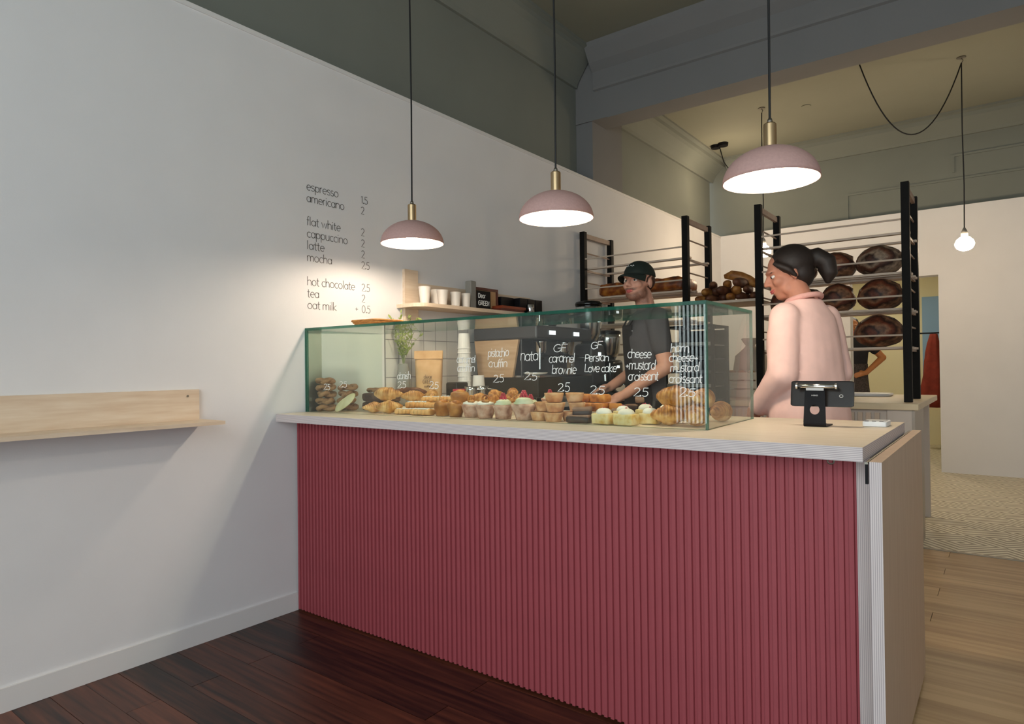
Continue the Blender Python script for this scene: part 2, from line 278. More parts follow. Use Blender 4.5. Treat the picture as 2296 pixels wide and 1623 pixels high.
# ------------------------------------------------------------------ mesh builder
class MB:
    def __init__(s): s.v = []; s.f = []; s.m = []; s.cur = 0; s.T = None
    def mi(s, i): s.cur = i; return s
    def _add(s, vs, fs, ms=None):
        o = len(s.v)
        if s.T is not None: vs = [s.T @ Vector(p) for p in vs]
        s.v += [tuple(p) for p in vs]
        for i, f in enumerate(fs): s.f.append([a + o for a in f]); s.m.append(ms[i] if ms else s.cur)
        return s
    def box(s, x0, x1, y0, y1, z0, z1, top=None, side=None):
        vs = [(x0, y0, z0), (x1, y0, z0), (x1, y1, z0), (x0, y1, z0), (x0, y0, z1), (x1, y0, z1), (x1, y1, z1), (x0, y1, z1)]
        fs = [(3, 2, 1, 0), (4, 5, 6, 7), (0, 1, 5, 4), (1, 2, 6, 5), (2, 3, 7, 6), (3, 0, 4, 7)]
        c = s.cur; ms = [c] * 6
        if side is not None: ms[2] = ms[3] = ms[4] = ms[5] = side
        if top is not None: ms[0] = ms[1] = top
        return s._add(vs, fs, ms)
    def rbox(s, cx, cy, cz, sx, sy, sz, r=0.2, seed=0, jit=0.0, n=5):
        """soft box: superellipsoid, centre and half sizes"""
        return s.sup(cx, cy, cz, sx, sy, sz, p=r, jit=jit, seed=seed, n=n * 2, k=n * 4)
    def sup(s, cx, cy, cz, sx, sy, sz, p=1.0, jit=0.0, seed=0, n=10, k=18, freq=18.0):
        vs = []; fs = []
        def sp(a): return math.copysign(abs(a) ** p, a)
        for i in range(n + 1):
            th = math.pi * i / n - math.pi / 2; ct, st = sp(math.cos(th)), sp(math.sin(th))
            for j in range(k):
                ph = 2 * math.pi * j / k
                q = Vector((cx + sx * ct * sp(math.cos(ph)), cy + sy * ct * sp(math.sin(ph)), cz + sz * st))
                if jit:
                    d = mnoise.noise(q * freq + Vector((seed * 3.1, seed * 1.7, 0))) * jit
                    q += Vector((ct * math.cos(ph), ct * math.sin(ph), st)) * d
                vs.append(q)
        for i in range(n):
            for j in range(k):
                a = i * k + j; b = i * k + (j + 1) % k
                fs.append((a, b, b + k, a + k))
        return s._add(vs, fs)
    def ball(s, c, r, n=8, k=12): return s.sup(c[0], c[1], c[2], r, r, r, n=n, k=k)
    def ell(s, c, r, n=10, k=16): return s.sup(c[0], c[1], c[2], r[0], r[1], r[2], n=n, k=k)
    def lathe(s, prof, c=(0, 0, 0), k=24, capb=True, capt=True, jit=0.0, seed=0, lobes=0, lob=0.0):
        vs = []; fs = []; n = len(prof)
        for i, (r, z) in enumerate(prof):
            for j in range(k):
                a = 2 * math.pi * j / k; rr = r * (1 + lob * math.sin(lobes * a)) if lobes else r
                q = Vector((rr * math.cos(a), rr * math.sin(a), z))
                if jit: q += Vector((math.cos(a), math.sin(a), 0.6)) * mnoise.noise(q * 30 + Vector((seed * 5.3, seed, seed))) * jit
                vs.append(q + Vector(c))
        for i in range(n - 1):
            for j in range(k):
                a = i * k + j; b = i * k + (j + 1) % k; fs.append((a, b, b + k, a + k))
        if capb: fs.append(tuple(reversed(range(k))))
        if capt: fs.append(tuple(range((n - 1) * k, n * k)))
        return s._add(vs, fs)
    def loft(s, rings, cap=True):
        k = len(rings[0]); vs = [p for r in rings for p in r]; fs = []
        for i in range(len(rings) - 1):
            for j in range(k):
                a = i * k + j; b = i * k + (j + 1) % k; fs.append((a, b, b + k, a + k))
        if cap: fs.append(tuple(reversed(range(k)))); fs.append(tuple(range((len(rings) - 1) * k, len(rings) * k)))
        return s._add(vs, fs)
    def tube(s, pts, r, k=8, cap=True, flat=1.0):
        pts = [Vector(p) for p in pts]; n = len(pts); rings = []
        rr = r if isinstance(r, (list, tuple)) else [r] * n
        up = None
        for i in range(n):
            t = (pts[min(i + 1, n - 1)] - pts[max(i - 1, 0)])
            t = t.normalized() if t.length > 1e-9 else Vector((0, 0, 1))
            if up is None: up = Vector((0, 0, 1)) if abs(t.z) < 0.9 else Vector((1, 0, 0))
            a = t.cross(up); a = a.normalized() if a.length > 1e-6 else t.orthogonal().normalized()
            b = a.cross(t).normalized(); up = b
            rings.append([pts[i] + a * (rr[i] * math.cos(2 * math.pi * j / k)) + b * (rr[i] * flat * math.sin(2 * math.pi * j / k)) for j in range(k)])
        return s.loft(rings, cap)
    def caps(s, a, b, ra, rb, k=14):
        """tapered limb with round ends"""
        a = Vector(a); b = Vector(b); d = (b - a); L = d.length; t = d / L
        pts = []; rs = []
        for i in range(5):
            an = math.pi / 2 * (1 - i / 4.0); pts.append(a - t * ra * math.sin(an)); rs.append(max(0.0015, ra * math.cos(an)))
        for i in range(5):
            an = math.pi / 2 * (i / 4.0); pts.append(b + t * rb * math.sin(an)); rs.append(max(0.0015, rb * math.cos(an)))
        return s.tube(pts, rs, k)
    def prism(s, poly, axis, a, b):
        """polygon (2D) extruded along an axis; poly in the two remaining axes in xyz order"""
        def P(p, h):
            return (h, p[0], p[1]) if axis == 0 else ((p[0], h, p[1]) if axis == 1 else (p[0], p[1], h))
        n = len(poly); vs = [P(p, a) for p in poly] + [P(p, b) for p in poly]
        fs = [tuple(range(n)), tuple(reversed(range(n, 2 * n)))] + [(i, i + n, (i + 1) % n + n, (i + 1) % n) for i in range(n)]
        return s._add(vs, fs)
    def mesh(s, name, mats, smooth=False):
        me = bpy.data.meshes.new(name); me.from_pydata(s.v, [], s.f)
        for m in (mats if isinstance(mats, (list, tuple)) else [mats]): me.materials.append(MATS[m])
        bm = bmesh.new(); bm.from_mesh(me); bmesh.ops.recalc_face_normals(bm, faces=bm.faces); bm.to_mesh(me); bm.free()
        for p, i in zip(me.polygons, s.m): p.material_index = i; p.use_smooth = smooth
        return me
    def build(s, name, mats, parent=None, smooth=False, origin=None, bevel=0.0, world=True, auto=False):
        """one mesh object; built in world coordinates, origin at parent's base (or given)"""
        o0 = Vector(parent.location) if (parent is not None and world) else (Vector(origin) if origin is not None else Vector((0, 0, 0)))
        if parent is not None and world and parent.parent is not None: o0 = parent.matrix_world_loc if hasattr(parent, 'matrix_world_loc') else wloc(parent)
        if world or origin is not None:
            s.v = [(p[0] - o0.x, p[1] - o0.y, p[2] - o0.z) for p in s.v]
        o = bpy.data.objects.new(name, s.mesh(name, mats, smooth)); C.objects.link(o)
        if parent is not None: o.parent = parent
        elif origin is not None: o.location = origin
        if bevel:
            b = o.modifiers.new('soft_edges', 'BEVEL'); b.width = bevel; b.segments = 2; b.limit_method = 'ANGLE'; b.angle_limit = math.radians(50)
        if auto: o.data.set_sharp_from_angle(angle=math.radians(40))
        return o
def wloc(o):
    v = Vector(o.location)
    while o.parent is not None: o = o.parent; v += Vector(o.location)
    return v
def tag(o, label, cat, group=None):
    o['label'] = label; o['category'] = cat
    if group: o['group'] = group
    return o
def thing(name, label, cat, loc=(0, 0, 0), group=None):
    o = bpy.data.objects.new(name, None); C.objects.link(o); o.location = loc; o.empty_display_size = 0.05
    return tag(o, label, cat, group)
def struct(o):
    o['kind'] = 'structure'; return o
def sbox(name, mat, *b, **k): return struct(MB().box(*b).build(name, mat, **k))
UNIT = {}
def unit_box(mat):
    if mat not in UNIT: UNIT[mat] = MB().box(-.5, .5, -.5, .5, -.5, .5).mesh('piece_' + mat, mat)
    return UNIT[mat]
def piece(name, mat, parent, x0, x1, y0, y1, z0, z1):
    """box piece sharing one mesh, child of a thing or of the setting"""
    o = bpy.data.objects.new(name, unit_box(mat)); C.objects.link(o); o.parent = parent
    p = wloc(parent)
    o.location = ((x0 + x1) / 2 - p.x, (y0 + y1) / 2 - p.y, (z0 + z1) / 2 - p.z); o.scale = (x1 - x0, y1 - y0, z1 - z0)
    return o

# ================================================================== THE SETTING
ROOM_X1 = 5.4; BACK_Y = 6.3; LEDGE = 2.86; KF = 0.05
# --- floors
fl = sbox('floor', 'brown_box', -0.2, ROOM_X1, FRONT_Y, 0.30, -0.10, -0.013)
rng = random.Random(3)
row = 0; y = 0.10
while y > FRONT_Y:
    y0 = y - 0.118; x = 0.0; first = True
    while x < ROOM_X1 - 0.05:
        L = (0.37 if row % 2 == 0 else 0.37 + 0.9) if first else rng.uniform(0.9, 2.0)
        x1 = min(ROOM_X1, x + L); piece('plank', 'dark_plank', fl, x + 0.001, x1 - 0.0015, y0, y - 0.0015, -0.013, 0.0 - rng.random() * 0.0012); x = x1; first = False
    y = y0; row += 1
kf = sbox('floor_kitchen', 'brown_box', -0.2, ROOM_X1, 0.30, 2.84, -0.10, KF - 0.012)
y = 2.838; row = 0
while y > 0.32:
    y0 = y - 0.135; x = 0.0; off = (row % 3) * 0.55
    while x < ROOM_X1 - 0.05:
        x1 = min(ROOM_X1, x + (0.9 + off if x == 0 else 1.7)); piece('plank', 'oak_plank', kf, x + 0.001, x1 - 0.001, max(y0, 0.30), y - 0.0012, KF - 0.012, KF); x = x1
    y = y0; row += 1
sbox('floor_tiled', 'diamond_floor', -0.2, ROOM_X1, 2.84, 9.2, -0.10, KF)
sbox('trim_1', 'steel_trim', 2.455, ROOM_X1, 2.825, 2.855, KF, KF + 0.004)
# --- left wall: white lining up to the ledge, grey wall set back above it
wl = sbox('wall_left', 'white_wall', -0.17, 0.0, FRONT_Y, BACK_Y, -0.05, LEDGE)
MB().box(-0.34, -0.17, FRONT_Y, BACK_Y + 0.1, LEDGE - 0.3, 4.02).build('upper_wall', 'grey_wall', wl)
MB().box(0.0, 0.006, FRONT_Y, BACK_Y, LEDGE - 0.022, LEDGE).build('ledge_trim', 'white_gloss', wl)
sbox('baseboard_left', 'white_gloss', 0.0, 0.012, FRONT_Y, 0.0, 0.0, 0.087)
# white square tiles behind the back bar
for i in range(16):
    for j in range(5):
        ty = 0.604 + 0.1052 * i; tz = 0.9405 + 0.1113 * j
        if i >= 7 and j == 0: continue
        piece('tile', 'tile_white', wl, 0.0, 0.0055, ty + 0.0028, ty + 0.1024, tz + 0.0022, tz + 0.1091)
MB().box(0.0, 0.004, 0.600, 2.29, 0.94, 1.4975).build('grout_bed', 'grout', wl)
# --- back wall with an opening into the back room
wb = struct(MB().box(0.0, 1.48, BACK_Y, BACK_Y + 0.17, 0, LEDGE).box(1.48, 2.33, BACK_Y, BACK_Y + 0.17, 2.15, LEDGE).box(2.33, ROOM_X1, BACK_Y, BACK_Y + 0.17, 0, LEDGE).build('wall_back', 'white_wall'))
MB().box(-0.3, ROOM_X1, BACK_Y + 0.17, BACK_Y + 0.34, LEDGE - 0.3, 4.02).build('upper_wall', 'grey_wall', wb)
def frame_moulding(name, x0, x1, z0, z1, y):
    t = 0.022; d = 0.016
    m = MB().box(x0, x1, y - d, y, z1 - t, z1).box(x0, x0 + t, y - d, y, z0, z1 - t).box(x1 - t, x1, y - d, y, z0, z1 - t)
    return struct(m.build(name, 'grey_wall'))
frame_moulding('trim_2', 1.43, 3.4, LEDGE, 3.19, BACK_Y + 0.17)
frame_moulding('trim_3', 2.46, 4.4, 3.25, 3.44, BACK_Y + 0.17)
sbox('wall_right', 'white_wall', ROOM_X1, ROOM_X1 + 0.15, FRONT_Y, BACK_Y + 0.2, -0.05, 4.02)
# --- ceiling, beam, pilaster, cornices
sbox('ceiling', 'ceiling_paint', -0.34, ROOM_X1 + 0.15, FRONT_Y - 0.2, 3.2, 4.0, 4.12)
sbox('ceiling_kitchen', 'ceiling_paint', -0.34, ROOM_X1 + 0.15, 3.2, BACK_Y + 0.34, 3.85, 3.97)
BY = 3.06
beam = struct(MB().box(-0.17, ROOM_X1, BY, BY + 0.26, 3.385, 4.0).build('beam', 'grey_beam'))
MB().prism([(BY, 3.64), (BY - 0.02, 3.65), (BY - 0.025, 3.67), (BY - 0.03, 3.80), (BY - 0.09, 3.86), (BY - 0.16, 3.96), (BY - 0.18, 4.0), (BY, 4.0)], 0, 0.02, ROOM_X1).build('beam_moulding', 'grey_beam', beam)
MB().prism([(-0.165, 3.47), (0.02, 3.47), (0.15, 3.385), (-0.165, 3.385)], 1, BY - 0.014, BY - 0.0005).build('haunch', 'grey_beam', beam)
sbox('pilaster', 'grey_beam', -0.17, -0.003, BY + 0.002, BY + 0.56, LEDGE - 0.3, 3.86)
def cornice(name, axis, poly, a, b): return struct(MB().prism(poly, axis, a, b).build(name, 'grey_wall'))
cornice('cornice_left', 1, [(-0.17, 3.71), (-0.145, 3.71), (-0.135, 3.745), (-0.10, 3.80), (-0.03, 3.90), (0.01, 3.93), (0.015, 3.965), (0.05, 3.975), (0.05, 4.0), (-0.17, 4.0)], FRONT_Y, BY - 0.02)
cornice('cornice_kitchen', 1, [(-0.17, 3.60), (-0.145, 3.60), (-0.135, 3.635), (-0.10, 3.70), (-0.03, 3.77), (0.01, 3.785), (0.015, 3.82), (0.06, 3.83), (0.06, 3.85), (-0.17, 3.85)], BY + 0.262, BACK_Y + 0.16)
yb = BACK_Y + 0.17
cornice('cornice_back', 0, [(yb, 3.63), (yb - 0.03, 3.63), (yb - 0.045, 3.66), (yb - 0.10, 3.72), (yb - 0.16, 3.78), (yb - 0.17, 3.82), (yb - 0.22, 3.83), (yb - 0.22, 3.85), (yb, 3.85)], 0.07, ROOM_X1)
# --- shopfront behind the viewer: masonry, mullions and glass
struct(MB().box(-0.34, 0.40, FRONT_Y - 0.2, FRONT_Y, -0.1, 4.1).box(5.2, ROOM_X1 + 0.15, FRONT_Y - 0.2, FRONT_Y, -0.1, 4.1).box(0.40, 5.2, FRONT_Y - 0.2, FRONT_Y, -0.1, 0.45).box(0.40, 5.2, FRONT_Y - 0.2, FRONT_Y, 3.35, 4.1).build('wall_front', 'white_wall'))
wn = struct(MB().box(0.40, 5.2, FRONT_Y - 0.13, FRONT_Y - 0.12, 0.45, 3.35).build('window_1', 'clear_pane'))
for mx in (0.40, 1.46, 2.3, 3.65, 5.14): piece('mullion', 'window_frame_paint', wn, mx, mx + 0.06, FRONT_Y - 0.16, FRONT_Y - 0.06, 0.45, 3.35)
for mz in (0.45, 2.6, 3.29): piece('transom', 'window_frame_paint', wn, 0.46, 5.14, FRONT_Y - 0.155, FRONT_Y - 0.065, mz, mz + 0.06)
for i in range(24): piece('screen_bar', 'window_frame_paint', wn, 0.48 + i * 0.041, 0.497 + i * 0.041, FRONT_Y - 0.05, FRONT_Y - 0.03, 0.46, 2.6)
# --- back room beyond the opening
struct(MB().box(0.3, 4.2, 9.0, 9.15, 0, 2.7).box(0.15, 0.3, BACK_Y + 0.34, 9.15, 0, 2.7).box(4.2, 4.35, BACK_Y + 0.34, 9.15, 0, 2.7).build('wall_rear_room', 'cream_wall'))
sbox('ceiling_rear_room', 'cream_wall', 0.15, 4.35, BACK_Y + 0.17, 9.15, 2.56, 2.72)

# ================================================================== COUNTER
ct = thing('service_counter', 'long service counter faced with narrow vertical dark red battens', 'counter', (1.28, 0.35, 0.0))
MB().box(0.013, 2.556, 0.003, 0.021, 0.008, 0.957).build('backing_panel', 'red_paint', ct)
N = 99; pitch = 2.543 / N
sl = MB().prism([(-0.0076, 0.0), (-0.0060, -0.0085), (0.0060, -0.0085), (0.0076, 0.0)], 2, 0.0, 0.949).mesh('slat', 'red_paint')
for i in range(N):
    o = bpy.data.objects.new('slat', sl); C.objects.link(o); o.parent = ct
    o.location = (0.013 + pitch * (i + 0.5) - 1.28, 0.003 - 0.35, 0.008)
MB().box(0.013, 2.556, 0.021, 0.74, 0.02, 0.05).box(0.013, 2.556, 0.72, 0.74, 0.05, 0.957).build('carcass', 'cabinet_grey', ct)
MB().mi(0).box(2.557, 2.590, -0.001, 0.745, 0.01, 0.958).build('end_panel', ['ply_edge_x'], ct)
top = tag(MB().box(0.013, 2.592, -0.120, 0.756, 0.960, 0.9975, top=0, side=1).build('plywood_worktop', ['birch', 'ply_edge_z'], origin=(1.3, 0.3, 0.96)), 'pale birch plywood worktop with layered edge on the red counter', 'worktop')
flap = thing('hinged_flap', 'folded-down plywood counter flap hanging at the right end', 'counter flap', (2.62, 0.4, 0.07))
m = MB().box(2.606, 2.634, -0.119, 0.86, 0.07, 0.962); m.m = [1, 0, 1, 0, 1, 0]; m.build('panel', ['birch_panel', 'ply_edge_x'], flap)
MB().tube([(2.599, -0.117, 0.957), (2.599, 0.84, 0.957)], 0.0045, 8).build('piano_hinge', 'steel_trim', flap)
MB().box(2.597, 2.6035, -0.122, -0.112, 0.905, 0.955).build('hinge_end', 'black_metal', flap)
tag(MB().tube([(2.51 + 0.008 * math.cos(a), -0.085, 0.952 + 0.007 * math.sin(a)) for a in [i * math.pi / 8 for i in range(17)]], 0.0022, 6).build('screw_hook', 'steel_trim', origin=(2.51, -0.075, 0.945)), 'small metal ring hook under the front worktop edge', 'hook')

# ================================================================== GLASS DISPLAY CASE
GL, GD, GH, GT = 2.098, 0.545, 0.430, 0.012
case = thing('glass_display_case', 'frameless clear glass pastry case with green edges on the worktop', 'display case', (0.003, 0.058, 0.998))
case.rotation_euler = (0, 0, math.atan2(0.060, 2.097))
def slab(name, mat, b, thin):
    m = MB().box(*b); big = {0: (3, 5), 1: (2, 4), 2: (0, 1)}[thin]
    m.m = [0 if i in big else 1 for i in range(6)]
    return m.build(name, [mat, 'glass_edge'], case, world=False)
pane_f = slab('front_pane', 'clear_pane', (0, GL, 0, GT, 0, GH - GT - 0.0005), 1)
slab('side_pane', 'left_pane', (0, GT, GT + 0.0005, GD, 0, GH - GT - 0.0005), 0)
slab('side_pane', 'clear_pane', (GL - GT, GL, GT + 0.0005, GD, 0, GH - GT - 0.0005), 0)
slab('top_pane', 'clear_pane', (0, GL, 0, GD, GH - GT, GH), 2)

# ------------------------------------------------------------------ stroke lettering
def arc(cx, cy, rx, ry, a0, a1, n=9):
    return [(cx + rx * math.cos(math.radians(a0 + (a1 - a0) * i / n)), cy + ry * math.sin(math.radians(a0 + (a1 - a0) * i / n))) for i in range(n + 1)]
X = 1.0; AS = 1.62; DS = -0.58
GLY = {
 'a': (0.95, [arc(.42, .5, .38, .5, 40, 400), [(.80, 1.0), (.80, 0)]]),
 'b': (0.95, [[(.08, AS), (.08, 0)], arc(.46, .5, .38, .5, 180, 540)]),
 'c': (0.80, [arc(.46, .5, .40, .5, 50, 310)]),
 'd': (0.95, [arc(.42, .5, .38, .5, 0, 360), [(.80, AS), (.80, 0)]]),
 'e': (0.90, [[(.06, .52), (.82, .52)] + arc(.44, .5, .38, .5, 5, 315)]),
 'f': (0.52, [[(.18, 0), (.18, 1.25)] + arc(.40, 1.30, .22, .32, 180, 80), [(0, .98), (.46, .98)]]),
 'h': (0.90, [[(.08, AS), (.08, 0)], [(.08, .55)] + arc(.42, .6, .34, .4, 180, 0) + [(.76, 0)]]),
 'i': (0.34, [[(.12, 1), (.12, 0)], [(.12, 1.32), (.12, 1.46)]]),
 'k': (0.82, [[(.08, AS), (.08, 0)], [(.66, 1.0), (.10, .48), (.70, 0)]]),
 'l': (0.34, [[(.12, AS), (.12, 0)]]),
 'm': (1.38, [[(.08, 1), (.08, 0)], [(.08, .55)] + arc(.37, .6, .29, .4, 180, 0) + [(.66, 0)], [(.66, .55)] + arc(.95, .6, .29, .4, 180, 0) + [(1.24, 0)]]),
 'n': (0.90, [[(.08, 1), (.08, 0)], [(.08, .55)] + arc(.42, .6, .34, .4, 180, 0) + [(.76, 0)]]),
 'o': (0.96, [arc(.46, .5, .40, .5, 0, 360, 14)]),
 'p': (0.95, [[(.08, 1), (.08, DS)], arc(.46, .5, .38, .5, 180, 540)]),
 'r': (0.58, [[(.08, 1), (.08, 0)], [(.08, .55)] + arc(.40, .6, .32, .4, 180, 80)]),
 's': (0.72, [arc(.36, .75, .28, .25, 40, 240, 7) + arc(.34, .26, .30, .26, 70, -150, 8)]),
 't': (0.56, [[(.22, 1.42), (.22, .25)] + arc(.42, .25, .20, .25, 180, 290), [(0, .98), (.50, .98)]]),
 'u': (0.90, [[(.08, 1), (.08, .4)] + arc(.42, .4, .34, .4, 180, 360) + [(.76, 1)], [(.76, .4), (.76, 0)]]),
 'v': (0.80, [[(.04, 1), (.38, 0), (.72, 1)]]),
 'w': (1.18, [[(.04, 1), (.30, 0), (.56, .9), (.82, 0), (1.08, 1)]]),
 '0': (1.0, [arc(.46, .72, .40, .72, 0, 360, 16)]),
 '1': (0.56, [[(.08, 1.2), (.34, 1.44), (.34, 0)]]),
 '2': (0.90, [arc(.42, 1.06, .36, .38, 160, -30, 8) + [(.08, 0), (.80, 0)]]),
 '5': (0.90, [[(.74, 1.44), (.18, 1.44), (.14, .82)] + arc(.40, .46, .38, .46, 120, -140, 10)]),
 '.': (0.34, [[(.06, .04), (.26, .04)], [(.06, .15), (.26, .15)]]),
 '+': (0.86, [[(.08, .6), (.68, .6)], [(.38, .9), (.38, .3)]]),
 ',': (0.30, [[(.16, .08), (.06, -.2)]]),
 ' ': (0.45, []),
 'G': (1.15, [arc(.58, .72, .50, .72, 50, 360, 12) + [(.60, .72)]]),
 'F': (0.85, [[(.10, 0), (.10, 1.44), (.78, 1.44)], [(.10, .78), (.62, .78)]]),
 'P': (0.95, [[(.10, 0), (.10, 1.44)] + arc(.45, 1.06, .40, .38, 90, -90) + [(.10, .68)]]),
 'L': (0.80, [[(.10, 1.44), (.10, 0), (.72, 0)]]),
 'D': (1.1, [[(.10, 0), (.10, 1.44)] + arc(.35, .72, .6, .72, 90, -90) + [(.10, 0)]]),
 'E': (0.9, [[(.78, 1.44), (.10, 1.44), (.10, 0), (.78, 0)], [(.10, .74), (.66, .74)]]),
 'R': (1.0, [[(.10, 0), (.10, 1.44)] + arc(.45, 1.06, .38, .38, 90, -90) + [(.10, .68)], [(.45, .68), (.85, 0)]]),
 'N': (1.1, [[(.10, 0), (.10, 1.44), (.85, 0), (.85, 1.44)]]),
}
def text_strokes(txt, size, width=None, hand=0.0, rg=None):
    """list of polylines for a line of writing; size is the x-height, width stretches the line to fit"""
    x = 0; out = []
    for ch in txt:
        adv, st = GLY[ch]
        dy = rg.uniform(-.06, .06) if hand else 0; sc = rg.uniform(.92, 1.1) if hand else 1
        for s in st: out.append([(x + p[0] + (p[1] * 0.10 if hand else 0), p[1] * sc + dy) for p in s])
        x += adv * (0.86 if hand else 1.0)
    k = (width / (x - 0.1)) if width else size
    return [[(p[0] * k, p[1] * size) for p in s] for s in out]
def ribbon(m, stroke, place, w, th):
    """flat stroke of width w lying on a plane; place(u, v, n) maps plane coordinates to 3D"""
    n = len(stroke); L = []; Rr = []
    for i in range(n):
        a = stroke[max(i - 1, 0)]; b = stroke[min(i + 1, n - 1)]; dx, dy = b[0] - a[0], b[1] - a[1]; d = math.hypot(dx, dy) or 1
        nx, ny = -dy / d * w / 2, dx / d * w / 2
        L.append((stroke[i][0] + nx, stroke[i][1] + ny)); Rr.append((stroke[i][0] - nx, stroke[i][1] - ny))
    rings = [[place(*L[i], 0), place(*Rr[i], 0), place(*Rr[i], th), place(*L[i], th)] for i in range(n)]
    m.loft(rings)
# menu lettering on the left wall
menu = thing('menu_lettering', 'thin grey coffee menu lettering applied to the white wall', 'wall lettering', (0.0, 0.28, 1.50))
MENU = [('espresso', '1.5', 2.149), ('americano', '2', 2.088), ('flat white', '2', 1.966), ('cappuccino', '2', 1.903), ('latte', '2', 1.841), ('mocha', '2.5', 1.779), ('hot chocolate', '2.5', 1.653), ('tea', '2', 1.591), ('oat milk', '+0.5', 1.531)]
MW = {'espresso': .202, 'americano': .241, 'flat white': .215, 'cappuccino': .262, 'latte': .108, 'mocha': .157, 'hot chocolate': .310, 'tea': .072, 'oat milk': .185}
for a, b, z in MENU:
    m = MB()
    for s in text_strokes(a, 0.0285, MW[a]): ribbon(m, s, lambda u, v, n: (0.0004 + n, 0.077 + u, z + v), 0.0030, 0.0008)
    m.build('word', 'vinyl_grey', menu)
    m = MB(); x0 = 0.436
    if b[0] == '+':
        for s in text_strokes('+', 0.030): ribbon(m, s, lambda u, v, n: (0.0004 + n, 0.388 + u, z + v), 0.0026, 0.0008)
        b = b[1:]
    for s in text_strokes(b, 0.0285): ribbon(m, s, lambda u, v, n: (0.0004 + n, x0 + u, z + v), 0.0030, 0.0008)
    m.build('price', 'vinyl_grey', menu)
# chalk pen lettering on the front pane (pane coordinates)
CH = [('pistachio', 1.188, 1.258, .102, .026), ('cruffin', 1.190, 1.215, .091, .026), ('2.5', 1.212, 1.153, .050, .024), ('nata', 1.349, 1.239, .080, .033), ('2.5', 1.365, 1.163, .057, .026),
      ('GF', 1.501, 1.269, .056, .024), ('caramel', 1.482, 1.230, .113, .027), ('brownie', 1.496, 1.187, .104, .026), ('2.5', 1.519, 1.120, .050, .026),
      ('GF', 1.664, 1.278, .044, .022), ('Persian', 1.639, 1.232, .096, .023), ('Love cake', 1.638, 1.193, .128, .023), ('2.5', 1.657, 1.112, .057, .026),
      ('cheese', 1.812, 1.241, .087, .025), ('+mustard', 1.803, 1.201, .111, .025), ('croissant', 1.813, 1.162, .112, .024), ('2.5', 1.832, 1.106, .052, .024),
      ('ham,', 1.972, 1.258, .066, .023), ('cheese+', 1.966, 1.226, .100, .022), ('mustard', 1.970, 1.192, .098, .022), ('croissant', 1.964, 1.154, .114, .023), ('2.5', 2.000, 1.109, .052, .024),
      ('caramel', 1.020, 1.235, .100, .026), ('cruffin', 1.022, 1.198, .092, .026), ('danish', .664, 1.166, .082, .025), ('2.5', .664, 1.126, .050, .025), ('2.5', .860, 1.124, .050, .025),
      ('2.5', .262, 1.126, .052, .022), ('2.5', .145, 1.112, .045, .022)]
rg = random.Random(11)
for t, x, z, wd, hs in CH:
    m = MB()
    for s in text_strokes(t, hs * 0.82, wd, 1.0, rg): ribbon(m, s, lambda u, v, n: (x + u, -0.0003 - n, z + v - 0.998), 0.0026, 0.0006)
    m.build('lettering', 'chalk', pane_f, world=False)

# ================================================================== LEFT WALL SHELVES
sh = thing('wall_ledge_shelf', 'narrow birch ledge shelf with upright back board, left of the counter', 'shelf', (0.0, -1.4, 0.985))
MB().box(0.0, 0.018, -2.6, -0.506, 0.998, 1.132).build('back_board', 'birch_y', sh)
MB().box(0.0, 0.200, -2.62, -0.487, 0.983, 0.998).build('shelf_board', 'birch_y', sh)
s0 = MB().lathe([(0.005, 0), (0.005, 0.0015)], k=12).build('screw', 'steel_trim', sh, world=False)
s0.location = (0.0185, -0.558 + 1.4, 1.104 - 0.985); s0.rotation_euler = (0, math.radians(90), 0)
cs = thing('cup_shelf', 'birch wall shelf above the back bar holding cups and boxes', 'shelf', (0.0, 1.3, 1.575))
MB().box(0.0, 0.018, 0.862, 2.05, 1.597, 1.737).build('back_board', 'birch_y', cs)
MB().box(0.0, 0.020, 0.750, 0.861, 1.50, 1.812).build('end_cleat', 'birch_y', cs)
pts = [(0.0, 0.70), (0.12, 0.70)] + [(0.20 - 0.08 + 0.08 * math.sin(a), 0.78 - 0.08 * math.cos(a)) for a in [math.radians(15 * i) for i in range(1, 6)]] + [(0.20, 0.80), (0.20, 2.05), (0.0, 2.05)]
MB().prism(pts, 2, 1.575, 1.597).build('shelf_board', 'birch_y', cs)

# ================================================================== ISLAND BEHIND, RACKS
WZ = 0.966
isl = thing('rear_island_cabinet', 'pale kitchen island cabinet with wooden battens behind the counter', 'cabinet', (1.3, 2.9, KF))
MB().box(0.65, 2.43, 2.64, 3.14, 0.14, 0.925).build('body', 'cabinet_grey', isl)
MB().box(2.43, 2.446, 2.625, 3.14, KF, 0.925).build('side_panel', 'cabinet_steel', isl)
MB().box(2.30, 2.43, 2.622, 2.639, 0.15, 0.925).build('corner_post', 'cabinet_grey', isl)
MB().box(0.65, 2.43, 2.66, 2.68, KF, 0.128).build('plinth', 'white_gloss', isl)
for i in range(34): piece('batten', 'crust_pale' if False else 'shelf_wood', isl, 0.68 + i * 0.047, 0.68 + i * 0.047 + 0.026, 2.625, 2.64, 0.16, 0.905)
for lx in (0.70, 2.36): piece('leg', 'cabinet_grey', isl, lx, lx + 0.06, 3.84, 3.90, KF, 0.925)
tag(MB().box(0.62, 2.468, 2.60, 3.95, 0.926, WZ).build('island_worktop', 'worktop', origin=(1.5, 3.2, 0.926), bevel=0.004), 'cream worktop of the rear island carrying the bread racks', 'worktop')

